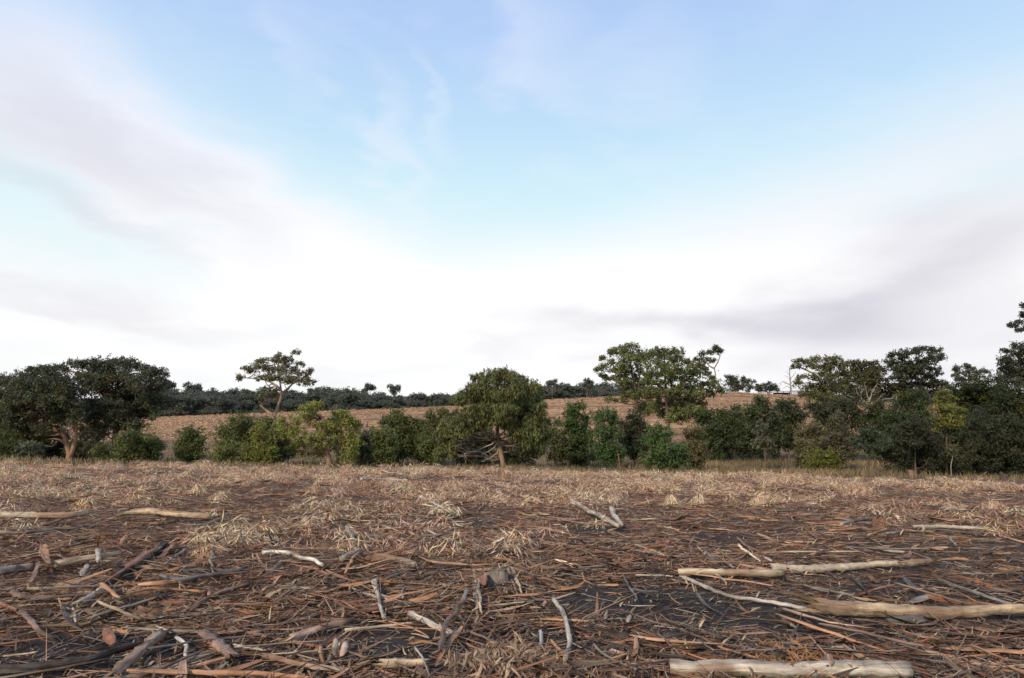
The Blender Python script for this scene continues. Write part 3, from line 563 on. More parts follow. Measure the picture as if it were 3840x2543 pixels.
T('gum_tree', 'airy gum with yellowish top right of the skyline shed', 'tree', 'M', 78,
  [(1690, 310, 55, 32), (1660, 370, 44, 24), (1790, 315, 52, 32), (1820, 360, 52, 34), (1735, 470, 46, 18), (1685, 545, 42, 40), (1880, 285, 44, 32), (1985, 285, 55, 38, (.10, .088, .03)), (2100, 290, 65, 34), (1950, 375, 95, 55), (2080, 385, 110, 75), (2170, 350, 60, 50), (1850, 590, 115, 60), (1950, 490, 125, 75), (2100, 510, 125, 85), (1800, 655, 95, 55), (1900, 695, 135, 70), (2060, 620, 130, 80), (2040, 740, 130, 80), (1870, 790, 110, 60), (2000, 850, 150, 70), (2150, 800, 120, 80), (2180, 450, 90, 60), (1960, 600, 120, 70)],
  (0.083, 0.082, 0.032), TAN, trunks=[[(1960, 950), (1960, 700), (1930, 520), (1870, 440), (1700, 360)], [(1945, 600), (2020, 450), (2060, 320)], [(1960, 650), (2100, 480)]], seed=40, spread=1.25, cov=.72, trunk_r=.28, vary=.22)
T('gum_tree', 'rounded gum between the yellowish gum and the broad flat-topped gum', 'tree', 'N', 84,
  [(390, 600, 75, 32), (490, 605, 85, 38), (420, 680, 115, 60), (540, 675, 85, 55), (380, 750, 115, 52), (500, 760, 110, 55), (330, 820, 90, 50), (560, 640, 60, 30), (430, 850, 130, 60), (560, 800, 110, 60), (480, 700, 110, 50)], (0.062, 0.061, 0.028), DB, trunks=[[(460, 1000), (460, 850), (450, 660)]], seed=41, cov=.8)
T('gum_tree', 'broad flat-topped black-green gum, tallest of the right group', 'tree', 'N', 84,
  [(940, 478, 82, 30), (1050, 500, 72, 38), (715, 535, 80, 40), (830, 515, 95, 42), (1100, 545, 34, 24), (655, 580, 42, 28), (750, 605, 110, 42), (880, 595, 110, 42), (990, 565, 90, 42), (1000, 640, 72, 32), (1062, 680, 34, 20), (800, 675, 140, 50), (930, 700, 110, 42), (720, 730, 120, 50), (900, 775, 150, 50), (1000, 760, 100, 50), (760, 800, 120, 50), (1080, 790, 90, 45), (830, 860, 150, 60), (990, 850, 120, 60), (690, 830, 120, 60), (850, 640, 140, 50)],
  (0.040, 0.044, 0.024), DB, trunks=[[(925, 1000), (928, 800), (925, 650), (900, 540)], [(927, 740), (1020, 640), (1080, 560)], [(926, 760), (780, 640), (700, 570)]], seed=42, spread=1.22, cov=.78, vary=.25)
T('dead_tree', 'fan of bare white branches in front of the right gums', 'tree', 'N', 70, [], OL, (.42, .38, .34), trunks=[[(455, 1060), (452, 950), (448, 900)]],
  bare=[[(452, 940), (420, 860), (440, 800)], [(452, 945), (380, 885), (305, 858)], [(455, 930), (500, 890), (520, 820), (565, 755)], [(490, 900), (465, 810), (448, 760)], [(500, 930), (560, 900), (605, 850)], [(520, 950), (640, 890), (750, 868)], [(430, 880), (390, 840), (380, 800)]], seed=43, trunk_r=.09)
T('gum_tree', 'small open-crowned gum far back between the right gums', 'tree', 'N', 115,
  [(1280, 618, 62, 20), (1335, 628, 36, 14), (1220, 640, 25, 15), (1240, 690, 55, 40), (1340, 672, 60, 42), (1440, 662, 60, 32), (1400, 715, 85, 38), (1290, 730, 90, 30)], (0.056, 0.059, 0.037), DB, trunks=[[(1310, 950), (1310, 760), (1280, 640)], [(1310, 760), (1430, 670)]], seed=44, spread=1.00, cov=.7)
T('gum_tree', 'dark gum with flat tufts rising at the right edge', 'tree', 'N', 70,
  [(1640, 495, 34, 28), (1740, 455, 52, 38), (1770, 520, 75, 46), (1640, 585, 70, 52), (1720, 600, 85, 62), (1615, 650, 52, 34), (1700, 700, 100, 75), (1830, 480, 70, 60), (1850, 600, 100, 90), (1800, 720, 120, 90), (1900, 700, 120, 120), (1640, 750, 90, 60)], (0.037, 0.041, 0.024), DB, trunks=[[(1770, 1250), (1765, 900), (1750, 600), (1740, 450)]], seed=45, spread=1.25, cov=.8)
T('gum_tree', 'tallest gum leaning its leafy bough in from the right edge', 'tree', 'N', 56,
  [(1720, 260, 46, 30), (1750, 312, 24, 14), (1690, 275, 34, 22), (1790, 200, 30, 46), (1790, 120, 26, 45), (1850, 160, 60, 70), (1930, 90, 110, 90), (1960, 240, 130, 100), (1860, 300, 60, 40), (2050, 160, 130, 140)], (0.040, 0.046, 0.028), DB, trunks=[[(1990, 1400), (1980, 900), (1940, 500), (1930, 150)], [(1935, 420), (1850, 330), (1740, 275)]], seed=46, spread=1.05, cov=.75)
# dark belt at the right
for i, (lab, d_, lob, c_) in enumerate([
    ('black-green wattle behind the yellow sapling, second from the right', 62, [(1300, 800, 120, 60), (1240, 880, 130, 90), (1400, 850, 120, 80), (1330, 950, 130, 90)], (0.040, 0.054, 0.024)),
    ('black-green wattle against the right-edge gum', 60, [(1520, 790, 110, 70), (1480, 890, 120, 90), (1600, 880, 110, 90), (1540, 990, 140, 90), (1470, 890, 34, 34, (0.104, 0.102, 0.028))], (0.037, 0.051, 0.024)),
    ('dark wattle filling the right edge of the picture', 56, [(1700, 870, 110, 90), (1790, 960, 120, 110), (1660, 990, 120, 90), (1880, 900, 130, 130), (1760, 1100, 130, 100), (1780, 960, 40, 40, (0.091, 0.090, 0.027))], (0.040, 0.054, 0.024)),
    ('dark green wattle left of the yellow sapling', 54, [(860, 870, 75, 50), (820, 950, 130, 80), (920, 990, 110, 90), (750, 1040, 120, 80), (850, 1080, 140, 80), (780, 870, 44, 28, (0.093, 0.092, 0.026))], (0.046, 0.069, 0.028)),
    ('mid green wattle below the white branches', 60, [(550, 960, 70, 45, (0.081, 0.079, 0.028)), (580, 1030, 100, 75), (640, 1100, 110, 85), (520, 1090, 90, 80)], (0.050, 0.072, 0.030)),
    ('dark olive shrub left of the white branches', 62, [(270, 960, 90, 60), (200, 1020, 110, 80), (330, 1040, 110, 80), (130, 980, 100, 70), (360, 940, 80, 60)], (0.043, 0.056, 0.028)),
    ('broad dark shrub behind the far cut stump', 46, [(880, 1150, 150, 90), (960, 1240, 180, 100), (820, 1280, 150, 90), (900, 1380, 170, 80), (1020, 1340, 130, 90), (720, 1350, 110, 60)], (0.042, 0.051, 0.030)),
    ('dull green shrub at the foot of the yellow sapling', 48, [(1190, 1180, 120, 80), (1130, 1260, 130, 90), (1250, 1300, 130, 90), (1160, 1390, 140, 60)], (0.050, 0.059, 0.030)),
    ('dusky shrub, second from the right at the field edge', 50, [(1400, 1080, 100, 80), (1350, 1170, 120, 90), (1430, 1240, 140, 100), (1360, 1350, 150, 90)], (0.042, 0.054, 0.030)),
    ('dusky shrub at the extreme right of the field edge', 48, [(1620, 1130, 130, 100), (1560, 1250, 140, 100), (1690, 1260, 140, 110), (1620, 1380, 170, 90), (1780, 1340, 130, 120), (1880, 1200, 130, 130)], (0.040, 0.049, 0.028))]):
    T('shrub', lab, 'shrub', 'N', d_, lob, c_, DB, seed=60 + i, gain=1.25)
T('sapling', 'yellow-green pointed sapling tree glowing among dark shrubs', 'tree', 'N', 47, [(1115, 850, 55, 40, (0.137, 0.134, 0.039)), (1130, 920, 80, 55), (1110, 990, 110, 65), (1200, 1010, 85, 55), (1140, 1070, 120, 55), (1060, 1100, 80, 45), (1220, 1080, 65, 45)], (0.124, 0.122, 0.032), DB, trunks=[[(1140, 1450), (1140, 1200), (1125, 880)]], seed=75, cov=.72, trunk_r=.08)
T('sapling', 'small dark tree on a thin bare stem, right of the grey-green bushes', 'tree', 'N', 45, [(500, 1180, 80, 55), (460, 1240, 80, 60), (550, 1260, 90, 65), (490, 1310, 90, 50)], (0.043, 0.056, 0.030), (.10, .06, .05), trunks=[[(490, 1470), (492, 1340), (500, 1200)]], seed=76, cov=.75, trunk_r=.06)
T('sapling', 'leaning bare-stemmed sapling near the right field edge', 'tree', 'N', 44, [(1210, 1310, 40, 30), (1180, 1330, 34, 26)], (0.078, 0.077, 0.038), GY, trunks=[[(1178, 1460), (1190, 1390), (1206, 1310)]], seed=77, cov=.5, trunk_r=.035)
# on the ridge
T('gum_tree', 'rounded twin-topped gum on the bare ridge', 'tree', 'M', 196, [(950, 500, 55, 40), (1045, 495, 70, 40), (1010, 560, 95, 50), (1150, 535, 80, 45), (1110, 590, 110, 38), (980, 605, 70, 28)], (0.050, 0.058, 0.037), DB, trunks=[[(1050, 660), (1050, 590), (1040, 510)], [(1050, 610), (1140, 540)], [(1050, 610), (960, 510)]], seed=80, leafscale=.75, cov=.75)
T('gum_tree', 'lower gum on the bare ridge right of the twin-topped gum', 'tree', 'M', 198, [(1380, 562, 65, 34), (1280, 575, 40, 30), (1430, 595, 80, 32), (1340, 605, 80, 30), (1270, 610, 45, 26)], (0.043, 0.051, 0.035), DB, trunks=[[(1360, 660), (1362, 600), (1375, 560)]], seed=81, leafscale=.75, cov=.75)
T('dead_tree', 'grey leafless tree standing beside the tin shed on the ridge', 'tree', 'M', 186, [], OL, (.25, .23, .215), trunks=[[(1612, 640), (1610, 560), (1604, 480), (1596, 395)]],
  bare=[[(1610, 560), (1560, 530), (1510, 520), (1500, 560)], [(1608, 540), (1650, 500), (1690, 450)], [(1606, 500), (1570, 460), (1545, 450)], [(1605, 490), (1640, 450), (1670, 410)], [(1602, 450), (1575, 420), (1560, 400)], [(1600, 430), (1620, 400)], [(1610, 580), (1560, 570), (1530, 600)], [(1610, 570), (1660, 545), (1700, 550)], [(1611, 600), (1650, 590), (1680, 600)]], seed=82, trunk_r=.30)

# ------------------------------------------------------------------ the far treeline behind the cleared hill: shared crowns, each tree its own object
def far_proto(seed, shape):
    r = np.random.default_rng(500 + seed); LB = []
    n = 9 if shape == 'full' else 6
    for i in range(n):
        a = r.uniform(0, 6.28); q = r.uniform(.2, 1)
        if shape == 'full': LB.append((np.array([math.cos(a) * 2.9 * q, math.sin(a) * 2.5 * q, 3.2 + 3.6 * (1 - q * q * .7) * r.uniform(.55, 1)]), 1.9, 1.35, 1.9, None))
        else: LB.append((np.array([math.cos(a) * 2.2 * q, math.sin(a) * 2.0 * q, 6.6 + 2.0 * r.random()]), 1.25, .7, 1.25, None))
    if shape == 'full':
        for i in range(6): a = i * 1.05; LB.append((np.array([math.cos(a) * 2.6, math.sin(a) * 2.2, 1.7]), 1.7, 1.4, 1.7, None))
    V, Q, C, puffs = foliage(LB, (.105, .118, .092), 215, .85, .3, r, leafscale=.72, vary=.22)  # distance haze put into the leaf colour, paler and greyer
    cr = bpy.data.objects.new('x', None)
    top = 6.5 if shape == 'full' else 7.6
    SP = [([(0, 0, -1.0), (r.normal(0, .1), 0, top * .5), (r.normal(0, .3), 0, top)], .24, .08)]
    for c, *_ in LB: SP.append(([(0, 0, top * .45 + r.random() * top * .3), tuple((c + [0, 0, top * .6]) / 2), tuple(c)], .09, .03))
    Vt, Qt, Ft = limb_set(SP, 6, 5)
    return (V, Q, C), (Vt, Qt, Ft, np.tile([[.13, .105, .085]], (len(Vt), 1)))
PROTO = {}
for k_, sh in enumerate(['full', 'full', 'full', 'full', 'open', 'open']):
    a_, b_ = far_proto(k_, sh)
    co = build('crown', a_[0], [a_[1]], M_LEAF, None, a_[2]); to = build('trunk', b_[0], [b_[1]], M_TREE, None, b_[3], b_[2])
    PROTO[k_] = (co.data, to.data); bpy.data.objects.remove(co); bpy.data.objects.remove(to)
def far_tree(px, depth, h, k, label, group, r):
    x = ray(px * 1.62162, 1000)[0] * depth; z = float(Hf(x, depth))
    e = empty('gum_tree', (x, depth, z - .1)); tag(e, label, 'tree', group)
    s = h / (6.9 if k < 4 else 8.4); w = s * r.uniform(1.1, 1.5) if k < 4 else s * .8
    e.rotation_euler = (0, 0, r.uniform(0, 6.28)); e.scale = (w, w, s)
    for nm, me in zip(('crown', 'trunk'), PROTO[k]):
        o = bpy.data.objects.new(nm, me); col.objects.link(o); o.parent = e
rf = np.random.default_rng(99)
def seg(px):
    if px < 600: return 'left of the lone gum'
    if px < 1060: return 'between the lone gum and the weeping tree'
    if px < 1400: return 'just right of the weeping tree'
    if px < 1900: return 'right of the massive gum'
    return 'behind the right-hand gums'
for layer, (d0, d1, step) in enumerate(((200, 214, 50), (222, 245, 42), (262, 300, 44))):
    px = 300.0 + layer * 17
    while px < 2300:
        dep = rf.uniform(d0, d1)
        topy = np.interp(px, [300, 400, 520, 640, 800, 900, 1000, 1240, 1300, 1400, 1500, 1650, 1750, 2300], [898, 902, 904, 906, 898, 909, 909, 890, 889, 888, 893, 906, 910, 900]) + (13, 6, 1)[layer] + rf.uniform(0, 10)
        if layer == 0 and rf.random() < .25: topy += 10
        x = ray(px * 1.62162, 1000)[0] * dep; zg = float(Hf(x, dep)); h = 1.6 + (1010 - topy) / 1543 * dep - zg
        if 2.5 < h and not (1640 < px < 1900 and layer == 0):
            far_tree(px, dep, min(h, 17), int(rf.integers(0, 4)) if layer < 2 or rf.random() < .7 else 4 + int(rf.integers(0, 2)), 'dark gum in the far treeline ' + seg(px), 'far treeline behind the cleared hill', rf)
        px += step * rf.uniform(.75, 1.3)
for px, topy, dep, k, lab in ((858, 896, 290, 4, 'thin umbrella-shaped gum poking above the far treeline'), (920, 897, 300, 5, 'ragged open gum poking above the far treeline'), (1275, 884, 215, 4, 'open-topped gum on the ridge just right of the weeping tree'),
                              (1352, 883, 215, 5, 'open-topped gum on the ridge left of the tall ragged gum'), (465, 896, 260, 5, 'open-topped gum on the skyline right of the round-headed gum'), (410, 890, 255, 4, 'thin gum on the skyline touching the round-headed gum')):
    x = ray(px * 1.62162, 1000)[0] * dep; h = 1.6 + (1010 - topy) / 1543 * dep - float(Hf(x, dep))
    far_tree(px, dep, h, k, lab, 'far treeline behind the cleared hill', rf)

# ------------------------------------------------------------------ tin shed on the ridge
def box(c, s, rz=0, rx=0):
    v = np.array([[x, y, z] for x in (-.5, .5) for y in (-.5, .5) for z in (-.5, .5)]) * s
    cr, sr = math.cos(rx), math.sin(rx); v = np.stack([v[:, 0], v[:, 1] * cr - v[:, 2] * sr, v[:, 1] * sr + v[:, 2] * cr], 1)
    cr, sr = math.cos(rz), math.sin(rz); v = np.stack([v[:, 0] * cr - v[:, 1] * sr, v[:, 0] * sr + v[:, 1] * cr, v[:, 2]], 1)
    return v + c, np.array([[0, 1, 3, 2], [4, 6, 7, 5], [0, 4, 5, 1], [2, 3, 7, 6], [0, 2, 6, 4], [1, 5, 7, 3]])
def sheet(c, w, l, rz, rx, n=36):
    u = np.linspace(-w / 2, w / 2, n * 2); z = .035 * np.cos(np.arange(n * 2) * math.pi)
    rows = []
    for yy, dz in ((-l / 2, 0), (l / 2, 0), (l / 2, .012), (-l / 2, .012)): rows.append(np.stack([u, np.full_like(u, yy), z + dz], 1))
    v = np.vstack(rows); m = n * 2
    cr, sr = math.cos(rx), math.sin(rx); v = np.stack([v[:, 0], v[:, 1] * cr - v[:, 2] * sr, v[:, 1] * sr + v[:, 2] * cr], 1)
    cr, sr = math.cos(rz), math.sin(rz); v = np.stack([v[:, 0] * cr - v[:, 1] * sr, v[:, 0] * sr + v[:, 1] * cr, v[:, 2]], 1)
    q = []
    for a in range(4):
        b = (a + 1) % 4; i = np.arange(m - 1); q.append(np.stack([a * m + i, a * m + i + 1, b * m + i + 1, b * m + i], 1))
    return v + c, np.vstack(q)
M_TIN, nt_, b_ = newmat('weathered galvanised iron')
tn_ = noise(nt_, None, 1.3, 5, .6); nt_.links.new(ramp(nt_, tn_, [(.35, (.30, .32, .34)), (.6, (.50, .52, .54)), (.75, (.33, .29, .26))]), b_.inputs['Base Color'])
b_.inputs['Metallic'].default_value = .35; b_.inputs['Roughness'].default_value = .55
M_DARK, nt_, b_ = newmat('old dark timber'); tn_ = noise(nt_, None, 6, 4, .6); nt_.links.new(ramp(nt_, tn_, [(.3, (.02, .018, .016)), (.7, (.07, .06, .05))]), b_.inputs['Base Color'])
sc_ = at(*cpx('M', 1600, 665), 186); sz = float(Hf(sc_[0], 186)); top = sc_[2]
sh = empty('tin_shed', (sc_[0], 186, sz)); tag(sh, 'low tin shed with sloping corrugated sheet on the ridge', 'shed')
g = lambda x, y, z: np.array([sc_[0] + x, 186 + y, z])
v, q = sheet(g(1.45, -2.2, top + .62), 3.1, 1.5, R_(-4), R_(62)); build('wall_sheet', v, [q], M_TIN, sh)
v, q = sheet(g(-1.0, 1.3, top + 1.22), 5.4, 3.0, 0, R_(2)); build('roof_sheet', v, [q], M_TIN, sh)
for x_ in (-3.4, -1.6, 0.1):
    v, q = box(g(x_, .1, (top + 1.1 + sz) / 2), (.16, .16, top + 1.1 - sz)); build('post', v, [q], M_DARK, sh)
v, q = box(g(-1.0, 2.6, (top + 1.0 + sz) / 2), (5.2, .12, top + 1.0 - sz)); build('back_wall', v, [q], M_DARK, sh)

# ------------------------------------------------------------------ ground cover away from the field
def scatter_fan(n, r0, r1, power, r, amax=47):
    u = r.random(n); e = 1 - power
    rad = (r0 ** e + u * (r1 ** e - r0 ** e)) ** (1 / e)
    a = np.radians(r.uniform(-amax, amax, n)); return rad * np.sin(a), rad * np.cos(a)
def gully_grass():
    r = np.random.default_rng(5); x, y = scatter_fan(42000, 37, 96, 1.2, r)
    k = (field(x, y) < .5) & (y > 34) & (vnoise(x / 4, y / 4, 44) + r.random(len(x)) * .5 > .0); x, y = x[k], y[k]; n = len(x)
    C = np.stack([x, y, Hf(x, y) - .02], 1); A = nrm(np.stack([r.normal(.1, .45, n), r.normal(0, .45, n), np.ones(n)], 1))
    t = np.clip(vnoise(x / 5, y / 5, 45) + .5 + r.normal(0, .12, n), 0, 1)[:, None]
    c = (np.array([.31, .22, .12]) * t + np.array([.12, .102, .05]) * (1 - t)) * r.uniform(.7, 1.25, (n, 1))
    V, Q, Cc = rhombs(C + A * .2, A, nrm(r.normal(size=(n, 3)) * [1, 1, .2]), r.uniform(.35, .8, n), r.uniform(.05, .10, n), c)
    tag(build('gully_grass', V, [Q], M_DEAD, None, Cc), 'dry tan and olive grass in the gully between field and hill', 'grass', kind='stuff')
gully_grass()
def hill_slash():
    r = np.random.default_rng(6); n = 90000
    y = 88 + 100 * r.random(n) ** .8; x = (r.random(n) * 2 - 1) * y * .98
    row = np.sin((y + 5 * vnoise(x / 40, y / 30, 50)) * 1.15) + 2.2 * vnoise(x / 18, y / 6, 51)
    k = row + r.normal(0, .8, n) > -.3; x, y, row = x[k], y[k], row[k]; n = len(x)
    a = r.normal(0, .9, n); A = np.stack([np.cos(a), np.sin(a) * .8, r.normal(0, .22, n)], 1)
    Nn = nrm(np.stack([r.normal(0, .35, n), -.35 + r.normal(0, .3, n), np.full(n, .9)], 1))
    C = np.stack([x, y, Hf(x, y) + .06 + .22 * r.random(n) * np.clip(row, .2, 1.2)], 1)
    pal = np.array([[.40, .25, .125], [.31, .16, .08], [.22, .11, .06], [.50, .34, .18], [.12, .068, .045]])
    c = pal[np.clip((r.random(n) * 5).astype(int), 0, 4)] * r.uniform(.75, 1.2, (n, 1))
    V, Q, Cc = rhombs(C, A, Nn, r.uniform(.25, 1.1, n), r.uniform(.06, .20, n), c)
    tag(build('hill_slash', V, [Q], M_LIT, None, Cc), 'red-brown bark and tan leaf slash covering the far cleared hill', 'slash', kind='stuff')
hill_slash()


# ------------------------------------------------------------------ timber and bark left on the field
PAL = {'tan': (.37, .28, .185), 'straw': (.41, .325, .215), 'cream': (.62, .50, .33), 'grey': (.225, .19, .155), 'pale': (.38, .33, .27), 'white': (.50, .45, .39), 'red': (.235, .11, .068),
       'orange': (.37, .195, .105), 'brown': (.20, .125, .085), 'dark': (.065, .05, .042), 'pink': (.42, .28, .20), 'mauve': (.20, .13, .098), 'dgrey': (.13, .115, .105), 'black': (.035, .03, .028)}
CN = {'tan': 'tan', 'straw': 'straw-coloured', 'cream': 'cream', 'grey': 'grey', 'pale': 'pale grey', 'white': 'whitish', 'red': 'red-brown', 'orange': 'orange-brown', 'brown': 'brown', 'dark': 'dark brown', 'pink': 'pinkish', 'mauve': 'mauve-brown', 'dgrey': 'dark grey', 'black': 'blackened'}
GROUPS = {'log': 'logs lying on the cleared field', 'stick': 'sticks lying on the cleared field', 'bark_strip': 'bark strips lying on the cleared field'}
LAND = []          # (position, how it is called in other labels)
PIECES = []        # (object, position, kind, colour, length, label or None)
rw = np.random.default_rng(31)
def piece(pts, r0, r1, kind, colr, seed, mat=None, cut=(1, 1), rough=.1):
    """one stick, log or bark strip as a closed mesh along the points"""
    r = np.random.default_rng(seed); L = sum(np.linalg.norm(np.subtract(b, a)) for a, b in zip(pts, pts[1:]))
    rotten = kind == 'log' and colr in ('mauve', 'brown', 'black', 'dark', 'orange', 'pink')
    if rotten: rough = max(rough, .16); cut = (0, 0); r0 *= .85; r1 *= .85
    big = kind == 'log'; n = int(np.clip(L / (.05 if big else .09), 10, 44)); sides = 14 if big else (8 if kind == 'stick' else 8)
    P = resample(pts, n)
    jit = np.cumsum(r.normal(0, 1, (n, 3)), 0); jit -= np.linspace(0, 1, n)[:, None] * jit[-1]
    P = P + jit * [.006, .006, .004] * (L ** .5) * (.5 if big else .8)
    rad = np.linspace(r0, r1, n)[:, None] * (1 + r.normal(0, rough * .5, (n, 1)))
    rad = np.repeat(rad, sides, 1) * (1 + r.normal(0, rough, (1, sides)) * .8 + r.normal(0, rough * .5, (n, sides)))
    for q in range(int(2 + L * 1.2)) if kind != 'bark_strip' else ():           # knots
        i = r.integers(1, n - 1); j = r.integers(0, sides); rad[i, j] *= 1.35; rad[i, (j + 1) % sides] *= 1.18
    if kind == 'bark_strip':
        taper = np.sin(np.clip(np.linspace(.05, .97, n), 0, 1) * math.pi) ** .35; rad *= taper[:, None]
        roll = np.full(n, r.normal(0, .35)) + np.cumsum(r.normal(0, .12, n)); flat = r.uniform(.10, .20); curl = r.uniform(-.45, .6)
    else: roll = np.full(n, r.uniform(0, 6.28)); flat = r.uniform(.45, .65) if rotten else 1.0; curl = r.uniform(-.2, .2) if rotten else 0.0
    if rotten: roll = np.full(n, r.normal(0, .5)) + np.cumsum(r.normal(0, .06, n))
    V, Q, F = tubes(P[None], rad[None], sides, flat, roll[None], curl)
    Vg = V.reshape(n, sides, 3)          # splintered ends: fibres of unequal length
    ax = [nrm(P[0] - P[2]), nrm(P[-1] - P[-3])]
    for e_, (row, r_) in enumerate(((0, r0), (n - 1, r1))):
        if not cut[e_] or kind == 'stick': Vg[row] += ax[e_][None] * (r.random((sides, 1)) ** 2 * r_ * (4.5 if big else 3.0))
        else: Vg[row] += ax[e_][None] * r.normal(0, r_ * .12, (sides, 1))
    V = Vg.reshape(-1, 3)
    off = r.uniform(0, 50, 3); F = F + off
    base = np.array(PAL[colr]); s = F[:, 0]
    c = base * (1 + .75 * vnoise(s * 2.5, F[:, 1] * 25, seed % 97) + .8 * vnoise(s * 9, F[:, 2] * 60, 5))[:, None]
    if kind == 'log':   # remnants of darker bark and bleached stretches
        m = sstep(.08, .24, vnoise(s * 2.2, F[:, 1] * 14 + 5, 11))[:, None] * .8; c = c * (1 - m) + np.array([.19, .115, .075]) * m
        m = sstep(.18, .34, vnoise(s * 1.1 + 9, F[:, 2] * 10, 13))[:, None] * .6; c = c * (1 - m) + np.array([.44, .385, .31]) * m
    # caps: a centre vertex at each end, cut or splintered
    e0, e1 = P[0], P[-1]; t0 = (P[0] - P[1]) / max(np.linalg.norm(P[0] - P[1]), 1e-6); t1 = (P[-1] - P[-2]) / max(np.linalg.norm(P[-1] - P[-2]), 1e-6)
    V = np.vstack([V, e0 - t0 * r0 * (0 if cut[0] else .6), e1 - t1 * r1 * (0 if cut[1] else .6)])
    ec = np.clip(base * .5 + np.array([.50, .37, .22]) * .5, 0, 1) if kind == 'log' else base
    c = np.vstack([c, ec, ec]); F = np.vstack([F, F[0], F[-1]])
    nv = n * sides; j = np.arange(sides); j2 = (j + 1) % sides
    T_ = np.vstack([np.stack([np.full(sides, nv), j2, j], 1), np.stack([np.full(sides, nv + 1), nv - sides + j, nv - sides + j2], 1)])
    return V, Q, T_, c, F, L
def ground_piece(name, kind, colr, pts3, r0, r1, seed, mat=None, label=None, land=None, cut=(1, 1), rough=.1):
    V, Q, T_, c, F, L = piece(pts3, r0, r1, kind, colr, seed, mat, cut, rough)
    org = np.array(pts3[len(pts3) // 2], np.float32)
    o = build(name, V - org, [Q, T_], mat or (M_BARK if kind == 'bark_strip' or colr in ('mauve', 'brown', 'black', 'dark', 'orange', 'pink') else M_WOOD), None, c, F, True)
    o.location = org
    PIECES.append([o, org, kind, colr, L, r0, label])
    if land: LAND.append((org, land))
    return o
def trace(crop, pts, th, kind, colr, label=None, land=None, th2=None, lift=None, mat=None, cut=(1, 1), rough=.1):
    """a piece followed on the photograph; its points are put down on the ground there"""
    k = len(PIECES) + 1; pp = [cpx(crop if not isinstance(p[0], str) else p[0], *(p if not isinstance(p[0], str) else p[1:])) for p in pts]
    g0 = gp(*pp[0]); g1 = gp(*pp[-1])
    r0 = th / 2.368 / FPX * np.linalg.norm(g0 - EYE) / 2 * 1.04; r1 = (th2 or th * .85) / 2.368 / FPX * np.linalg.norm(g1 - EYE) / 2 * 1.04
    lf = lift if lift is not None else (.05 if kind == 'log' else float(rw.uniform(.045, .085)))
    P = [gp(a, b, (r0 if kind != 'bark_strip' else r0 * .3) * .75 + lf) for a, b in pp]
    return ground_piece(kind, kind, colr, P, r0, r1, 100 + k, mat, label, land, cut, rough)
t = trace
# right side: the big logs
t('G', [(1530, 230), (1800, 230), (2100, 240), (2368, 242), ('H', 215, 240)], 64, 'log', 'straw', 'thick straw-coloured log lying behind the long slender grey pole', 'the straw-coloured log', th2=58, rough=.10)
t('H', [(130, 190), (500, 192), (800, 172), (1100, 152), (1300, 146), (1560, 124)], 58, 'log', 'straw', 'long pale log with shaggy furry bark behind the straw-coloured log', 'the shaggy log', th2=28, mat=M_FURRY, lift=.06, rough=.16)
t('H', [(535, 522), (800, 532), (1100, 548), (1400, 566), (1630, 576), (1900, 570), (2200, 552), (2380, 546)], 100, 'log', 'tan', 'thick tan log with splintered left end reaching the right edge', 'the splintered tan log', th2=56, cut=(0, 1), rough=.10)
t('G', [(1450, 1062), (1700, 1082), (2000, 1092), (2368, 1102), ('H', 300, 1104), ('H', 800, 1104), ('H', 1345, 1102)], 92, 'log', 'pale', 'thick pale log lying along the bottom edge of the picture', 'the bottom log', th2=104, rough=.10)
t('G', [(1540, 272), (1700, 322), (1850, 386), (2050, 442), (2368, 492), ('H', 200, 500), ('H', 400, 546), ('H', 560, 572)], 24, 'log', 'pale', 'long slender grey pole ending under the splintered tan log', 'the slender grey pole', th2=28)
t('G', [(405, 465), (490, 575), (510, 660), (545, 780), (540, 900), (520, 1000)], 30, 'stick', 'pale', 'crooked grey-white branch pointing at the camera right of the stump', 'the crooked grey-white branch', th2=36)
t('G', [(560, 802), (800, 830), (1050, 880), (1300, 940), (1490, 985)], 40, 'log', 'dark', 'dark brown pole covered in bark meeting the crooked grey-white branch', 'the dark brown pole', th2=60)
t('G', [(920, 925), (1100, 975), (1300, 1020), (1430, 1042)], 28, 'stick', 'pink', 'pinkish peeled stick just in front of the dark brown pole')
t('G', [(1480, 712), (1700, 792), (1900, 890), (2150, 972), (2368, 1040)], 26, 'log', 'orange', 'long orange-brown pole slanting down behind the bottom log', 'the orange-brown pole', th2=34)
t('G', [(980, 560), (1200, 630), (1450, 702)], 12, 'stick', 'brown'); t('G', [(1030, 250), (1110, 380), (1160, 470)], 20, 'stick', 'dgrey', 'dark grey crooked stick lying on the bare grey soil')
t('G', [(1690, 400), (1760, 510), (1930, 612)], 34, 'bark_strip', 'dgrey'); t('G', [(800, 345), (1000, 340)], 24, 'bark_strip', 'orange'); t('G', [(960, 800), (1150, 800), (1340, 795)], 14, 'bark_strip', 'orange')
t('G', [(870, 640), (890, 560)], 36, 'bark_strip', 'tan'); t('G', [(1080, 670), (1092, 605)], 40, 'bark_strip', 'tan'); t('G', [(300, 755), (285, 925)], 28, 'stick', 'white', 'short whitish stick left of the crooked grey-white branch')
t('G', [(1340, 760), (1500, 910), (1545, 975)], 12, 'stick', 'grey'); t('G', [(1700, 830), (1840, 920)], 13, 'stick', 'grey'); t('G', [(430, 110), (600, 162)], 18, 'bark_strip', 'cream')
t('G', [(0, 440), (150, 436), (270, 428), (380, 402)], 26, 'bark_strip', 'orange'); t('G', [(0, 478), (250, 472), (480, 462)], 42, 'bark_strip', 'grey', 'grey fibrous slab lying in front of the stump')
t('G', [(2060, 1062), (2110, 1022), (2180, 1034), (2175, 1150)], 42, 'bark_strip', 'tan', 'curl of tan bark arching over the bottom log', lift=.10)
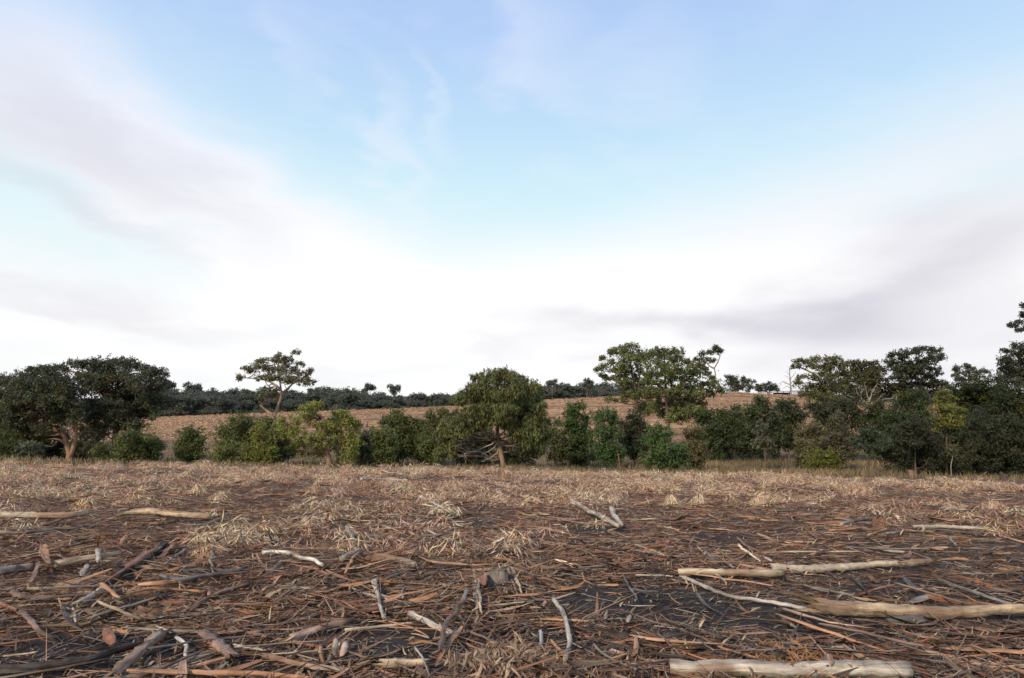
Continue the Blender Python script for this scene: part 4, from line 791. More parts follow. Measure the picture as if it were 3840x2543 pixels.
t('G', [(1150, 250), (1300, 255), (1470, 265)], 12, 'stick', 'pale'); t('G', [(1400, 328), (1520, 318)], 14, 'stick', 'mauve'); t('G', [(1110, 380), (1200, 395), (1330, 400)], 16, 'stick', 'dgrey')
t('H', [(1350, 500), (1450, 462), (1590, 420)], 72, 'bark_strip', 'grey', 'grey fibrous bark chunk leaning on the splintered tan log', mat=M_FURRY)
t('H', [(1600, 290), (1750, 350), (1930, 410), (2100, 462), (2250, 512)], 24, 'log', 'grey', 'grey pole slanting down behind the right end of the splintered tan log', 'the slanting grey pole')
t('H', [(410, 340), (600, 380), (850, 432)], 16, 'stick', 'grey'); t('H', [(250, 560), (500, 630), (700, 680), (1020, 722)], 46, 'log', 'pink', 'pinkish torn branch tapering right below the splintered tan log', 'the pinkish torn branch', th2=14, cut=(0, 0))
t('H', [(560, 692), (850, 742), (1200, 822), (1470, 882)], 18, 'stick', 'mauve'); t('H', [(230, 642), (345, 722)], 20, 'stick', 'grey'); t('H', [(1560, 672), (1850, 612), (2060, 602), (2340, 612)], 36, 'bark_strip', 'brown', 'long brown bark strip under the thin end of the splintered tan log')
t('H', [(1300, 590), (1290, 690), (1250, 822)], 8, 'stick', 'red'); t('H', [(670, 890), (800, 892)], 16, 'stick', 'pale'); t('H', [(1900, 880), (2100, 960), (2190, 1002)], 14, 'stick', 'orange'); t('H', [(2100, 1102), (2200, 1000), (2368, 1042)], 22, 'bark_strip', 'orange')
t('H', [(50, 155), (300, 140), (450, 82), (580, 25)], 28, 'bark_strip', 'pink', 'pinkish bark ribbon curling up behind the shaggy log'); t('H', [(400, 245), (540, 250)], 22, 'bark_strip', 'orange'); t('H', [(600, 930), (625, 1062)], 40, 'bark_strip', 'dgrey', lift=.12); t('H', [(640, 950), (660, 1050)], 46, 'bark_strip', 'orange', lift=.14); t('H', [(740, 960), (830, 1062)], 46, 'bark_strip', 'orange', lift=.12)
t('H', [(0, 640), (150, 660), (420, 690)], 60, 'bark_strip', 'brown'); t('H', [(2050, 120), (2210, 125)], 24, 'bark_strip', 'orange', 'bright orange bark flake lying alone on dark soil far right'); t('H', [(1310, 270), (1420, 400)], 40, 'bark_strip', 'dgrey'); t('H', [(1700, 240), (2300, 232)], 10, 'stick', 'dgrey'); t('H', [(830, 270), (950, 370), (1000, 430)], 20, 'stick', 'dark')
t('H', [(1500, 640), (1150, 650)], 60, 'bark_strip', 'dgrey'); t('H', [(610, 215), (730, 305)], 26, 'bark_strip', 'brown'); t('H', [(1120, 30), (1310, 45)], 26, 'bark_strip', 'tan'); t('H', [(2000, 430), (2200, 500)], 16, 'stick', 'grey'); t('H', [(880, 640), (1290, 690), (1600, 690)], 14, 'stick', 'brown')
# middle right, further back
t('C', [(570, 420), (700, 492), (850, 572), (992, 642)], 36, 'log', 'pale', 'pale log slanting towards the short round log, mid-field', 'the slanting pale log', lift=.10)
t('C', [(930, 488), (970, 570), (1022, 632)], 38, 'log', 'pale', 'short round pale log leaning at the foot of the slanting pale log', 'the short round log', lift=.10)
t('C', [(60, 650), (250, 652), (400, 682), (612, 722)], 30, 'bark_strip', 'orange', 'long orange-tan bark slab behind the bare soil, mid-field', 'the orange-tan bark slab')
t('C', [(420, 480), (420, 592)], 10, 'stick', 'grey'); t('C', [(60, 552), (210, 502)], 22, 'bark_strip', 'orange'); t('C', [(200, 360), (300, 392), (400, 382)], 32, 'bark_strip', 'dark'); t('C', [(530, 632), (560, 722), (612, 792)], 10, 'stick', 'white'); t('C', [(840, 662), (900, 692), (980, 732)], 16, 'stick', 'dgrey')
t('C', [(130, 802), (380, 802), (600, 846), (760, 906), (890, 962)], 18, 'stick', 'mauve', 'long dark curved branch running down right past the stump', 'the long dark curved branch')
t('C', [(430, 942), (590, 1002)], 18, 'bark_strip', 'cream'); t('C', [(1110, 812), (1250, 852), (1400, 906)], 14, 'stick', 'pale'); t('C', [(1480, 912), (1620, 882), (1750, 846)], 24, 'bark_strip', 'orange'); t('C', [(1760, 846), (1800, 892), (1840, 952)], 46, 'bark_strip', 'dgrey')
t('C', [(2065, 815), (2150, 892), (2250, 972)], 18, 'stick', 'cream', 'cream split stick leaning behind the straw-coloured log'); t('C', [(2040, 752), (2150, 852), (2280, 972)], 16, 'stick', 'mauve'); t('C', [(1340, 642), (1430, 656), (1530, 682)], 14, 'stick', 'tan'); t('C', [(760, 446), (860, 412)], 18, 'stick', 'tan'); t('C', [(830, 262), (930, 296), (1050, 312)], 14, 'bark_strip', 'orange')
t('C', [(1500, 792), (1750, 816), (2080, 836)], 10, 'stick', 'dgrey'); t('C', [(1700, 1012), (1830, 1006)], 26, 'bark_strip', 'orange'); t('C', [(2080, 1016), (2270, 1000)], 44, 'bark_strip', 'red'); t('C', [(1940, 960), (2020, 1020)], 30, 'bark_strip', 'pink'); t('C', [(2290, 920), (2350, 960)], 34, 'bark_strip', 'pink'); t('C', [(430, 128), (480, 117), (532, 100)], 13, 'log', 'grey', 'weathered grey log end on the field crest right of the weeping tree', lift=.12)
t('C', [(1640, 910), (1780, 990)], 20, 'bark_strip', 'brown'); t('C', [(1200, 700), (1290, 770)], 12, 'stick', 'grey'); t('C', [(620, 780), (900, 790), (1100, 770)], 14, 'stick', 'dgrey'); t('C', [(950, 580), (1050, 585), (1190, 570)], 14, 'bark_strip', 'tan'); t('C', [(700, 375), (900, 385), (1080, 420)], 12, 'stick', 'brown'); t('C', [(980, 470), (1080, 435)], 16, 'stick', 'tan')
t('D', [(80, 322), (250, 302), (400, 332), (580, 352)], 16, 'stick', 'mauve', 'long bent brown branch near the field crest at right', lift=.15); t('D', [(1150, 442), (1500, 482), (1900, 497)], 30, 'log', 'dark', 'long dark log with orange bark right of mid-field', 'the long dark log', lift=.08)
t('D', [(380, 416), (680, 416)], 12, 'stick', 'tan'); t('D', [(630, 532), (720, 497), (820, 482)], 16, 'stick', 'pale', 'pale grey arched stick behind the rotten stump'); t('D', [(140, 517), (330, 512)], 36, 'bark_strip', 'grey'); t('D', [(740, 632), (870, 602), (1030, 582)], 26, 'log', 'dgrey', 'dark grey slab leaning on the rotten orange stump', lift=.14)
t('D', [(640, 686), (800, 676), (910, 660)], 20, 'stick', 'orange'); t('D', [(990, 722), (1150, 672)], 13, 'stick', 'tan'); t('D', [(960, 732), (1080, 792)], 22, 'bark_strip', 'pink'); t('D', [(1080, 792), (1190, 742)], 22, 'bark_strip', 'orange')
t('D', [(1385, 652), (1700, 656), (2050, 667)], 24, 'log', 'pale', 'thin pale log lying right of the rotten orange stump', 'the thin pale log'); t('D', [(1110, 492), (1150, 562), (1200, 612)], 12, 'stick', 'mauve'); t('D', [(1540, 412), (1640, 377)], 30, 'bark_strip', 'orange', 'bright orange bark flap raised behind the long dark log', lift=.12); t('D', [(1590, 347), (1720, 397)], 8, 'stick', 'tan')
t('D', [(1480, 850), (1700, 835)], 22, 'bark_strip', 'pink'); t('D', [(1800, 840), (1930, 860)], 16, 'bark_strip', 'orange'); t('D', [(490, 640), (560, 690), (640, 760)], 26, 'bark_strip', 'grey'); t('D', [(440, 700), (560, 752)], 16, 'bark_strip', 'mauve'); t('D', [(800, 700), (820, 770)], 14, 'bark_strip', 'tan'); t('D', [(1100, 720), (1300, 690)], 16, 'stick', 'grey'); t('D', [(700, 800), (1000, 790)], 12, 'stick', 'mauve')
t('D', [(50, 480), (250, 450), (480, 440)], 26, 'bark_strip', 'red'); t('D', [(30, 590), (200, 600)], 24, 'bark_strip', 'orange'); t('D', [(1180, 460), (1300, 495)], 18, 'bark_strip', 'orange'); t('D', [(1500, 515), (1620, 508)], 16, 'bark_strip', 'red'); t('D', [(1700, 740), (1760, 810)], 16, 'stick', 'grey'); t('D', [(1130, 235), (1280, 290)], 14, 'bark_strip', 'orange'); t('D', [(1490, 220), (1620, 280)], 14, 'stick', 'brown')
t('D', [(2310, 280), (2368, 330)], 18, 'bark_strip', 'orange'); t('D', [(500, 460), (620, 490)], 14, 'bark_strip', 'tan'); t('D', [(930, 415), (1320, 425)], 14, 'bark_strip', 'straw'); t('D', [(300, 560), (700, 535)], 14, 'stick', 'mauve')
# centre
t('F', [(1390, 595), (1550, 670), (1700, 742), (1795, 782)], 44, 'log', 'white', 'smooth white branch passing under the crooked mauve branch', 'the smooth white branch', th2=38, rough=.05)
t('F', [(1890, 385), (1805, 580), (1710, 662), (1682, 782), (1660, 922)], 32, 'log', 'mauve', 'crooked mauve-brown branch crossing over the smooth white branch', 'the crooked mauve branch', th2=46, lift=.13)
t('F', [(1860, 700), (1740, 882), (1620, 1062)], 52, 'bark_strip', 'orange', 'split tan-orange board ending at a bright broken tip', 'the split board', lift=.09)
t('F', [(810, 742), (1000, 722), (1250, 692), (1420, 682)], 26, 'log', 'cream', 'cream split branch left of the smooth white branch', th2=20); t('F', [(1020, 667), (1310, 647)], 18, 'bark_strip', 'cream')
t('F', [(1200, 662), (1400, 722), (1560, 802)], 20, 'bark_strip', 'orange'); t('F', [(450, 472), (700, 382), (900, 342), (1030, 292)], 56, 'bark_strip', 'orange', 'wide fibrous orange-brown bark slab slanting up centre-left', 'the fibrous bark slab'); t('F', [(1010, 312), (1230, 242), (1460, 166)], 24, 'stick', 'mauve'); t('F', [(1140, 302), (1400, 202)], 22, 'bark_strip', 'tan')
t('F', [(1960, 180), (1970, 402), (1995, 632)], 46, 'bark_strip', 'tan', 'wide grey-tan bark slab lying towards the camera left of the stump'); t('F', [(2002, 230), (2006, 452), (2032, 592)], 28, 'bark_strip', 'tan', 'narrow tan bark slab between the wide slab and the stump')
t('F', [(2270, 180), (2300, 332), (2342, 422)], 30, 'bark_strip', 'tan', 'left leg of the tan bark fork right of the stump', lift=.06); t('F', [(2275, 180), (2340, 300), (2385, 415)], 30, 'bark_strip', 'tan', 'right leg of the tan bark fork right of the stump', lift=.06)
t('F', [(1080, 300), (1112, 432), (1160, 632)], 26, 'stick', 'pale', 'pale leaning stick with a torn cream top, centre foreground', 'the pale leaning stick', lift=.1); t('F', [(1075, 290), (1090, 392)], 40, 'bark_strip', 'cream', lift=.13)
t('F', [(0, 770), (250, 690), (500, 620), (700, 532), (840, 450)], 46, 'log', 'brown', 'tapering red-brown branch slanting up to the right, lower centre-left', 'the tapering branch', th2=14)
t('F', [(340, 822), (500, 752), (700, 692), (830, 670)], 66, 'log', 'pink', 'split pinkish log below the tapering branch', 'the split pinkish log', th2=58, cut=(0, 1)); t('F', [(150, 912), (340, 842)], 34, 'bark_strip', 'orange'); t('F', [(0, 782), (250, 832), (450, 872), (620, 886)], 26, 'stick', 'red', 'red-brown stick crossing below the split pinkish log')
t('F', [(110, 967), (350, 1032), (600, 1072), (820, 1092)], 46, 'log', 'orange', 'orange to grey log slanting down right near the bottom edge', 'the orange-grey log', th2=40); t('F', [(1510, 592), (1700, 512)], 20, 'bark_strip', 'orange'); t('F', [(1180, 1032), (1340, 1028), (1510, 1032)], 64, 'log', 'tan', 'short rotted tan log near the bottom edge', cut=(0, 0), rough=.16)
t('F', [(735, 815), (718, 965)], 52, 'bark_strip', 'tan', lift=.1); t('F', [(810, 845), (782, 972)], 74, 'bark_strip', 'pink', lift=.08); t('F', [(600, 895), (622, 1032)], 30, 'stick', 'orange'); t('F', [(700, 982), (530, 1160)], 30, 'stick', 'mauve'); t('F', [(1440, 900), (1520, 1012), (1562, 1142)], 15, 'stick', 'pale'); t('F', [(1560, 1160), (1700, 1052), (1870, 892)], 16, 'stick', 'dgrey'); t('F', [(1220, 982), (1330, 922), (1440, 882)], 22, 'bark_strip', 'dark')
t('F', [(480, 182), (600, 230), (740, 302)], 32, 'bark_strip', 'mauve'); t('F', [(210, 362), (530, 372)], 46, 'bark_strip', 'tan'); t('F', [(420, 252), (600, 242)], 20, 'bark_strip', 'pink'); t('F', [(950, 412), (1190, 472)], 42, 'log', 'mauve', 'smooth grey-brown log half buried beside the pale leaning stick'); t('F', [(40, 392), (180, 340), (300, 302)], 32, 'bark_strip', 'red'); t('F', [(220, 345), (240, 440)], 22, 'bark_strip', 'straw')
t('F', [(1700, 365), (1850, 262)], 12, 'stick', 'grey'); t('F', [(1690, 160), (1750, 260), (1960, 305)], 14, 'stick', 'dgrey'); t('F', [(1750, 520), (1830, 610), (1872, 690), (1870, 760)], 16, 'stick', 'mauve'); t('F', [(1900, 750), (2100, 830), (2200, 880)], 16, 'stick', 'mauve'); t('F', [(840, 925), (1010, 985)], 14, 'stick', 'brown'); t('F', [(0, 1085), (330, 1042)], 14, 'stick', 'brown'); t('F', [(1400, 770), (1560, 810)], 18, 'bark_strip', 'pink')
t('F', [(60, 735), (400, 725), (640, 670)], 26, 'bark_strip', 'brown'); t('F', [(1250, 300), (1480, 470), (1680, 480)], 14, 'stick', 'red'); t('F', [(1600, 860), (1900, 660)], 14, 'bark_strip', 'tan'); t('F', [(1000, 745), (1400, 740)], 18, 'bark_strip', 'brown'); t('F', [(1490, 480), (1690, 478)], 28, 'bark_strip', 'tan'); t('F', [(1380, 690), (1500, 640)], 18, 'bark_strip', 'tan')
t('B', [(960, 228), (1160, 229), (1370, 238)], 17, 'log', 'white', 'whitish log lying far out in the dry leaves left of the weeping tree', 'the far whitish log', lift=.2); t('B', [(1700, 256), (2000, 263), (2200, 321), (2368, 382)], 9, 'stick', 'dark', 'long dark thin branch arcing right, mid-field centre', lift=.12); t('B', [(1480, 385), (1600, 447), (1750, 522)], 22, 'log', 'pale', 'pale stick hung with pale leaves, mid-field centre', lift=.12)
t('B', [(1750, 462), (1900, 437), (2010, 427)], 30, 'bark_strip', 'red', lift=.1); t('B', [(1420, 692), (1600, 622), (1800, 577)], 24, 'log', 'dark', 'dark branch at the edge of the bare soil, mid-field centre', lift=.08); t('B', [(1130, 637), (1220, 672), (1320, 712)], 12, 'stick', 'pale'); t('B', [(1545, 687), (1640, 732), (1720, 762), (1850, 762)], 15, 'stick', 'pale'); t('B', [(1860, 737), (1930, 777), (2000, 822), (2100, 862)], 15, 'stick', 'grey')
t('B', [(500, 662), (650, 612), (780, 592), (950, 622)], 32, 'bark_strip', 'red', 'arched red-brown bark slab, left of centre', 'the arched bark slab', lift=.12); t('B', [(470, 602), (560, 530), (650, 472)], 13, 'stick', 'tan', lift=.12); t('B', [(720, 492), (790, 562)], 22, 'log', 'grey', 'short grey billet lying behind the arched bark slab', lift=.12); t('B', [(830, 652), (852, 702)], 26, 'log', 'grey', 'grey stick end in front of the arched bark slab', lift=.12); t('B', [(872, 712), (877, 790)], 32, 'log', 'grey', 'grey round billet with orange cut end, left of centre', lift=.12)
t('B', [(80, 882), (200, 867), (340, 877), (400, 922), (540, 952), (617, 992)], 27, 'log', 'white', 'curved whitish branch, left of centre', 'the curved whitish branch', lift=.1, th2=24); t('B', [(780, 942), (950, 872)], 50, 'log', 'grey', 'stubby grey log end beside the mottled log'); t('B', [(810, 1062), (870, 972), (940, 872)], 24, 'bark_strip', 'orange', lift=.14); t('B', [(1070, 912), (1250, 937), (1440, 987)], 50, 'log', 'grey', 'mottled grey log lying half buried behind the fibrous bark slab', 'the mottled log', rough=.14)
t('B', [(1470, 917), (1600, 962), (1800, 977), (1990, 992), (2200, 987)], 46, 'bark_strip', 'pink', 'long tan-pink bark slab lying behind the stump', 'the tan-pink bark slab', lift=.1); t('B', [(280, 1062), (460, 1012), (650, 1062)], 32, 'bark_strip', 'red'); t('B', [(0, 717), (200, 717), (330, 712)], 18, 'bark_strip', 'orange'); t('B', [(0, 972), (120, 947), (240, 962)], 32, 'bark_strip', 'tan'); t('B', [(930, 982), (1080, 1062)], 26, 'bark_strip', 'mauve')
t('B', [(2080, 402), (1980, 532)], 12, 'stick', 'tan'); t('B', [(100, 610), (300, 640)], 26, 'bark_strip', 'pink'); t('B', [(340, 585), (430, 550)], 34, 'bark_strip', 'mauve'); t('B', [(0, 385), (150, 375), (300, 372)], 30, 'bark_strip', 'orange', lift=.12); t('B', [(1050, 400), (1160, 392)], 22, 'bark_strip', 'orange', lift=.12); t('B', [(1900, 380), (2060, 360), (2230, 385)], 16, 'bark_strip', 'brown', lift=.1); t('B', [(700, 765), (810, 790)], 34, 'bark_strip', 'red'); t('B', [(1140, 150), (1320, 187)], 10, 'stick', 'tan', lift=.25)
t('B', [(1190, 630), (1280, 590)], 20, 'bark_strip', 'red'); t('B', [(1700, 690), (1960, 610)], 10, 'stick', 'pale'); t('B', [(1790, 830), (1930, 790)], 14, 'stick', 'tan'); t('B', [(1420, 870), (1530, 740)], 18, 'bark_strip', 'pink'); t('B', [(2120, 925), (2310, 950)], 26, 'bark_strip', 'orange'); t('B', [(130, 1060), (260, 960)], 26, 'stick', 'grey'); t('B', [(1640, 470), (1400, 510)], 16, 'bark_strip', 'brown')
# left
t('A', [(-60, 545), (0, 545), (300, 547), (600, 545), (762, 526)], 42, 'log', 'tan', 'long pale tan log reaching in from the left edge', 'the left-edge log', lift=.16, th2=34); t('A', [(980, 502), (1200, 482), (1400, 472), (1600, 487), (1850, 522)], 26, 'bark_strip', 'brown', 'brown bark lying along the top of the bowed pale log', lift=.26)
t('A', [(1050, 527), (1300, 512), (1500, 522), (1700, 547), (1860, 567)], 46, 'log', 'tan', 'bowed pale log with loose brown bark on top, left mid-field', 'the bowed pale log', lift=.14); t('A', [(485, 985), (720, 945), (900, 915), (1060, 890)], 44, 'log', 'tan', 'grey-tan log with pale round cut end, left foreground', 'the cut-ended log', th2=26, lift=.12)
t('A', [(-40, 1052), (150, 1022), (292, 1006)], 46, 'log', 'grey', 'grey log with flaking bark at the left edge', 'the flaking grey log', lift=.08); t('E', [(930, 350), (1130, 220), (1290, 110), (1430, 10)], 96, 'log', 'black', 'big blackened rotten log with red-brown bark on top, left', 'the rotten black log', th2=110, cut=(0, 0), rough=.2, lift=.02); t('E', [(960, 300), (1200, 130), (1400, 10)], 40, 'bark_strip', 'red', 'red-brown bark along the top of the rotten black log', lift=.34)
t('A', [(480, 667), (750, 642), (1000, 547)], 10, 'stick', 'dgrey', lift=.14); t('A', [(1640, 637), (1800, 632), (1950, 582), (2050, 517)], 15, 'stick', 'grey', 'grey branch bending up right of the bowed pale log', lift=.12); t('A', [(1980, 682), (2150, 707), (2368, 717)], 22, 'bark_strip', 'orange', lift=.1); t('A', [(1320, 642), (1480, 547)], 16, 'bark_strip', 'orange', lift=.12)
t('A', [(380, 812), (400, 922), (440, 982)], 50, 'bark_strip', 'orange', 'upright orange-red bark flap above the cut-ended log', lift=.2); t('A', [(140, 1002), (330, 912)], 26, 'bark_strip', 'orange', lift=.14); t('A', [(500, 892), (600, 942)], 30, 'bark_strip', 'orange', lift=.16); t('A', [(870, 862), (880, 952)], 28, 'stick', 'pale', 'short pale stick standing over the cut-ended log', lift=.2); t('A', [(2157, 672), (2150, 792)], 15, 'stick', 'grey', lift=.1)
t('A', [(250, 102), (600, 127), (900, 152)], 8, 'stick', 'red', 'thin red-brown branch along the left crest of the field', lift=.35); t('A', [(700, 332), (900, 302), (1110, 300)], 15, 'stick', 'brown', lift=.2); t('A', [(1500, 392), (1700, 412), (1900, 462)], 13, 'bark_strip', 'brown', lift=.15); t('A', [(1880, 862), (1890, 962), (1910, 1062)], 17, 'stick', 'grey', lift=.1); t('A', [(1460, 992), (1560, 922), (1660, 842)], 17, 'stick', 'grey', lift=.12); t('A', [(1080, 800), (1130, 715)], 36, 'bark_strip', 'orange', lift=.14)
t('A', [(0, 700), (250, 700), (540, 660)], 20, 'stick', 'grey', lift=.12); t('A', [(1400, 940), (1540, 790)], 36, 'bark_strip', 'red', lift=.12); t('A', [(2200, 860), (2368, 830)], 30, 'bark_strip', 'red', lift=.08); t('A', [(380, 640), (560, 580)], 16, 'stick', 'brown', lift=.12); t('A', [(2000, 340), (2150, 380)], 12, 'stick', 'brown', lift=.2); t('A', [(2100, 400), (2368, 372)], 24, 'bark_strip', 'red', lift=.15); t('A', [(1150, 750), (1380, 795)], 18, 'bark_strip', 'pink', lift=.1)
t('E', [(100, 402), (250, 442), (450, 457), (600, 442), (900, 412), (1050, 392)], 40, 'log', 'mauve', 'long grey-brown bent branch, left foreground', 'the bent branch', th2=26, lift=.07); t('E', [(880, 322), (960, 382), (1060, 452)], 40, 'bark_strip', 'orange', 'orange bark strip crossing the end of the bent branch', lift=.14); t('E', [(700, 502), (780, 462), (870, 402), (950, 322)], 44, 'log', 'pale', 'pale split stick crossing under the bent branch', cut=(0, 0))
t('E', [(760, 642), (1000, 572), (1250, 492), (1490, 418)], 46, 'log', 'brown', 'brown log with pale splintered tip, left foreground', 'the splinter-tipped log', cut=(1, 0), th2=34); t('E', [(700, 722), (900, 642), (1050, 577)], 30, 'bark_strip', 'brown'); t('E', [(870, 482), (1000, 542), (1250, 637)], 19, 'stick', 'tan', lift=.1); t('E', [(1430, 262), (1600, 297), (1800, 262), (2000, 232), (2165, 203)], 30, 'log', 'dgrey', 'dark grey curved branch with pale cut tip, left of centre', 'the dark curved branch', th2=26, lift=.1)
t('E', [(1200, 247), (1290, 197), (1440, 192)], 19, 'bark_strip', 'orange', lift=.1); t('E', [(1700, 552), (1850, 462), (2000, 402), (2185, 340)], 62, 'log', 'mauve', 'large grey-brown log slanting up right of the splinter-tipped log', 'the large grey-brown log'); t('E', [(-40, 1104), (400, 1062), (800, 992), (1150, 892)], 84, 'log', 'black', 'blackened log along the lower left corner', 'the blackened corner log', rough=.16, cut=(0, 0)); t('E', [(-40, 1175), (500, 1092), (900, 1012)], 44, 'log', 'dark', 'second dark log lying against the blackened corner log')
t('E', [(990, 1140), (1200, 962), (1300, 872), (1405, 785)], 92, 'log', 'brown', 'rough brown log chunk with cracked bark rings, lower left', 'the cracked-bark log', th2=112, mat=M_FURRY, rough=.14); t('E', [(1790, 765), (1900, 852), (2045, 965)], 84, 'log', 'mauve', 'gnarly mauve-grey log chunk, lower left of centre', 'the gnarly log', rough=.26); t('E', [(1570, 812), (1640, 872), (1650, 992)], 30, 'stick', 'white', 'whitish curved root beside the gnarly log')
t('E', [(1640, 1082), (1850, 1032), (2105, 962)], 46, 'log', 'orange', 'orange-tan plank-like log near the bottom edge', 'the orange plank'); t('E', [(1520, 1062), (1700, 1002), (1920, 932)], 72, 'bark_strip', 'grey', 'grey fibrous bark sheet behind the orange plank'); t('E', [(1630, 1012), (1642, 1180)], 60, 'bark_strip', 'pink', 'tan upright board crossing the orange plank at the bottom edge', lift=.1); t('E', [(1100, 1152), (1300, 1112), (1480, 1052)], 62, 'bark_strip', 'tan', 'curved tan bark sheet at the bottom edge, lower left')
t('E', [(940, 722), (1010, 862)], 72, 'bark_strip', 'red', 'red-brown bark wedge standing left of the cracked-bark log', lift=.06); t('E', [(200, 582), (280, 672), (330, 742), (480, 812)], 50, 'log', 'mauve', 'ringed grey-brown stick chunk, far lower left', th2=28, rough=.2); t('E', [(560, 502), (570, 612), (640, 702), (720, 732)], 32, 'bark_strip', 'dgrey'); t('E', [(640, 542), (670, 672)], 22, 'bark_strip', 'pale'); t('E', [(270, 312), (345, 132)], 46, 'bark_strip', 'mauve', lift=.14); t('E', [(735, 262), (770, 152)], 46, 'bark_strip', 'grey', lift=.12)
t('E', [(700, 332), (830, 300), (950, 272)], 32, 'bark_strip', 'red', lift=.08); t('E', [(0, 502), (150, 562)], 26, 'stick', 'red'); t('E', [(1870, 1152), (2030, 1022)], 26, 'bark_strip', 'tan'); t('E', [(1590, 310), (1650, 380)], 28, 'bark_strip', 'orange', lift=.1); t('E', [(1850, 430), (1865, 345)], 28, 'bark_strip', 'orange', lift=.1); t('E', [(1200, 400), (1400, 370), (1840, 400)], 16, 'stick', 'orange', lift=.08); t('E', [(1600, 640), (1660, 520)], 28, 'bark_strip', 'pink'); t('E', [(1700, 380), (1850, 290)], 20, 'bark_strip', 'tan'); t('E', [(2200, 760), (2368, 800)], 16, 'stick', 'orange')
t('E', [(2070, 870), (2200, 895), (2368, 920)], 30, 'bark_strip', 'cream'); t('E', [(2120, 960), (2300, 965)], 34, 'bark_strip', 'red'); t('E', [(1990, 1120), (2200, 1130), (2368, 1160)], 34, 'bark_strip', 'brown'); t('E', [(50, 970), (330, 935)], 12, 'stick', 'tan'); t('E', [(0, 640), (250, 615), (520, 570)], 34, 'bark_strip', 'grey'); t('E', [(1500, 690), (1900, 660), (2150, 610)], 22, 'bark_strip', 'brown'); t('E', [(640, 830), (800, 740)], 18, 'bark_strip', 'brown'); t('E', [(1100, 950), (1190, 830)], 30, 'bark_strip', 'pale'); t('E', [(1380, 700), (1520, 770)], 26, 'bark_strip', 'cream')

# ------------------------------------------------------------------ stumps
def stump(px, py, w, h, colr, top, label, land, rag, seed, lean=0.0):
    r = np.random.default_rng(seed); g = gp(px, py); d = np.linalg.norm(g - EYE); R0 = w / 2 / FPX * d; Hh = h / FPX * d
    z0 = float(Hf(g[0], g[1])) - .06
    e = empty('stump', (g[0], g[1], z0)); tag(e, label, 'stump', 'cut stumps on the field')
    n = 36; th = np.arange(n) * 2 * np.pi / n; lev = np.array([0, .12, .3, .5, .7, .88, 1.0]); V = []
    fl = 1 + .06 * np.sin(th * 3 + seed) + .03 * np.sin(th * 7 + 1)
    for q in lev:
        rr = R0 * fl * (1 + .5 * (1 - q) ** 2.5) * (1 + r.normal(0, .02, n)); zz = z0 + (Hh + .06) * q
        zz = zz + (q == 1.0) * rag * Hh * (1.0 * np.sin(th + seed) + .5 * np.sin(th * 3 + seed * 2) + r.normal(0, .2, n))
        V.append(np.stack([g[0] + rr * np.cos(th) + lean * q * Hh, g[1] + rr * np.sin(th), zz * np.ones(n)], 1))
    V = np.vstack(V); i = np.arange(len(lev) - 1)[:, None] * n; j = np.arange(n)[None]; j2 = (j + 1) % n
    Q = np.stack(np.broadcast_arrays(i + j, i + j2, i + n + j2, i + n + j), -1).reshape(-1, 4)
    F = np.stack([V[:, 2], V[:, 0], V[:, 1]], 1)
    base = np.array(PAL[colr]); m = sstep(-.05, .25, vnoise(V[:, 0] * 14, V[:, 2] * 5, seed))[:, None]
    c = base * (1 - m) + np.array([.16, .10, .07] if colr == 'grey' else [.20, .10, .06] if colr == 'brown' else [.10, .06, .045]) * m
    build('bark_side', V, [Q], M_BARK, e, c, F, True)
    top_r = V[-n:]; cen = top_r.mean(0); rings = [top_r * k + cen * (1 - k) for k in (.985, .7, .4, .15)]
    for q_, rg in enumerate(rings): rg[:, 2] += .004 + r.normal(0, rag * Hh * .3 + .003, n)
    Vt = np.vstack(rings + [cen[None]]); i = np.arange(3)[:, None] * n
    Qt = np.stack(np.broadcast_arrays(i + j, i + j2, i + n + j2, i + n + j), -1).reshape(-1, 4)
    Tt = np.stack([3 * n + np.arange(n), 3 * n + (np.arange(n) + 1) % n, np.full(n, len(Vt) - 1)], 1)
    rr_ = np.linalg.norm(Vt - cen, axis=1); ct = np.array(top) * (1 + .25 * np.sin(rr_ / max(R0, .01) * 40))[:, None]
    build('cut_face', Vt, [Qt, Tt], M_WOOD, e, ct, Vt * [1, 1, 1])
    LAND.append((g, land)); return e
stump(1858, 2197, 84, 50, 'grey', (.17, .15, .13), 'sawn stump with lichen-grey face and orange torn side, centre foreground', 'the sawn stump', .10, 3)
t('F', [(2055, 195), (2040, 270), (2050, 345)], 66, 'bark_strip', 'red', 'orange-red torn bark hanging on the left side of the sawn stump', lift=.12)
stump(2840 + 1372 / 2.368, 1700 + 222 / 2.368, 17, 25, 'brown', (.36, .19, .09), 'small sawn stump with orange top on the far right crest', 'the far cut stump', .03, 5)
stump(2840 + 1085 / 2.368, 1700 + 690 / 2.368, 36, 30, 'brown', (.20, .10, .06), 'rotten orange-brown stump at right mid-field', 'the rotten orange stump', .3, 7)
stump(2840 + 2235 / 2.368, 1700 + 625 / 2.368, 32, 20, 'dark', (.10, .06, .04), 'dark rotten stump near the right edge', 'the dark rotten stump', .25, 9)
stump(2840 + 2190 / 2.368, 1700 + 245 / 2.368, 18, 18, 'dark', (.08, .05, .035), 'dark uprooted stump on the crest near the right edge', 'the uprooted stump', .35, 11)
stump(1900 + 1390 / 2.368, 1700 + 830 / 2.368, 50, 17, 'brown', (.18, .09, .055), 'low crumbled red-brown stump behind the straw-coloured log', 'the crumbled stump', .35, 13)
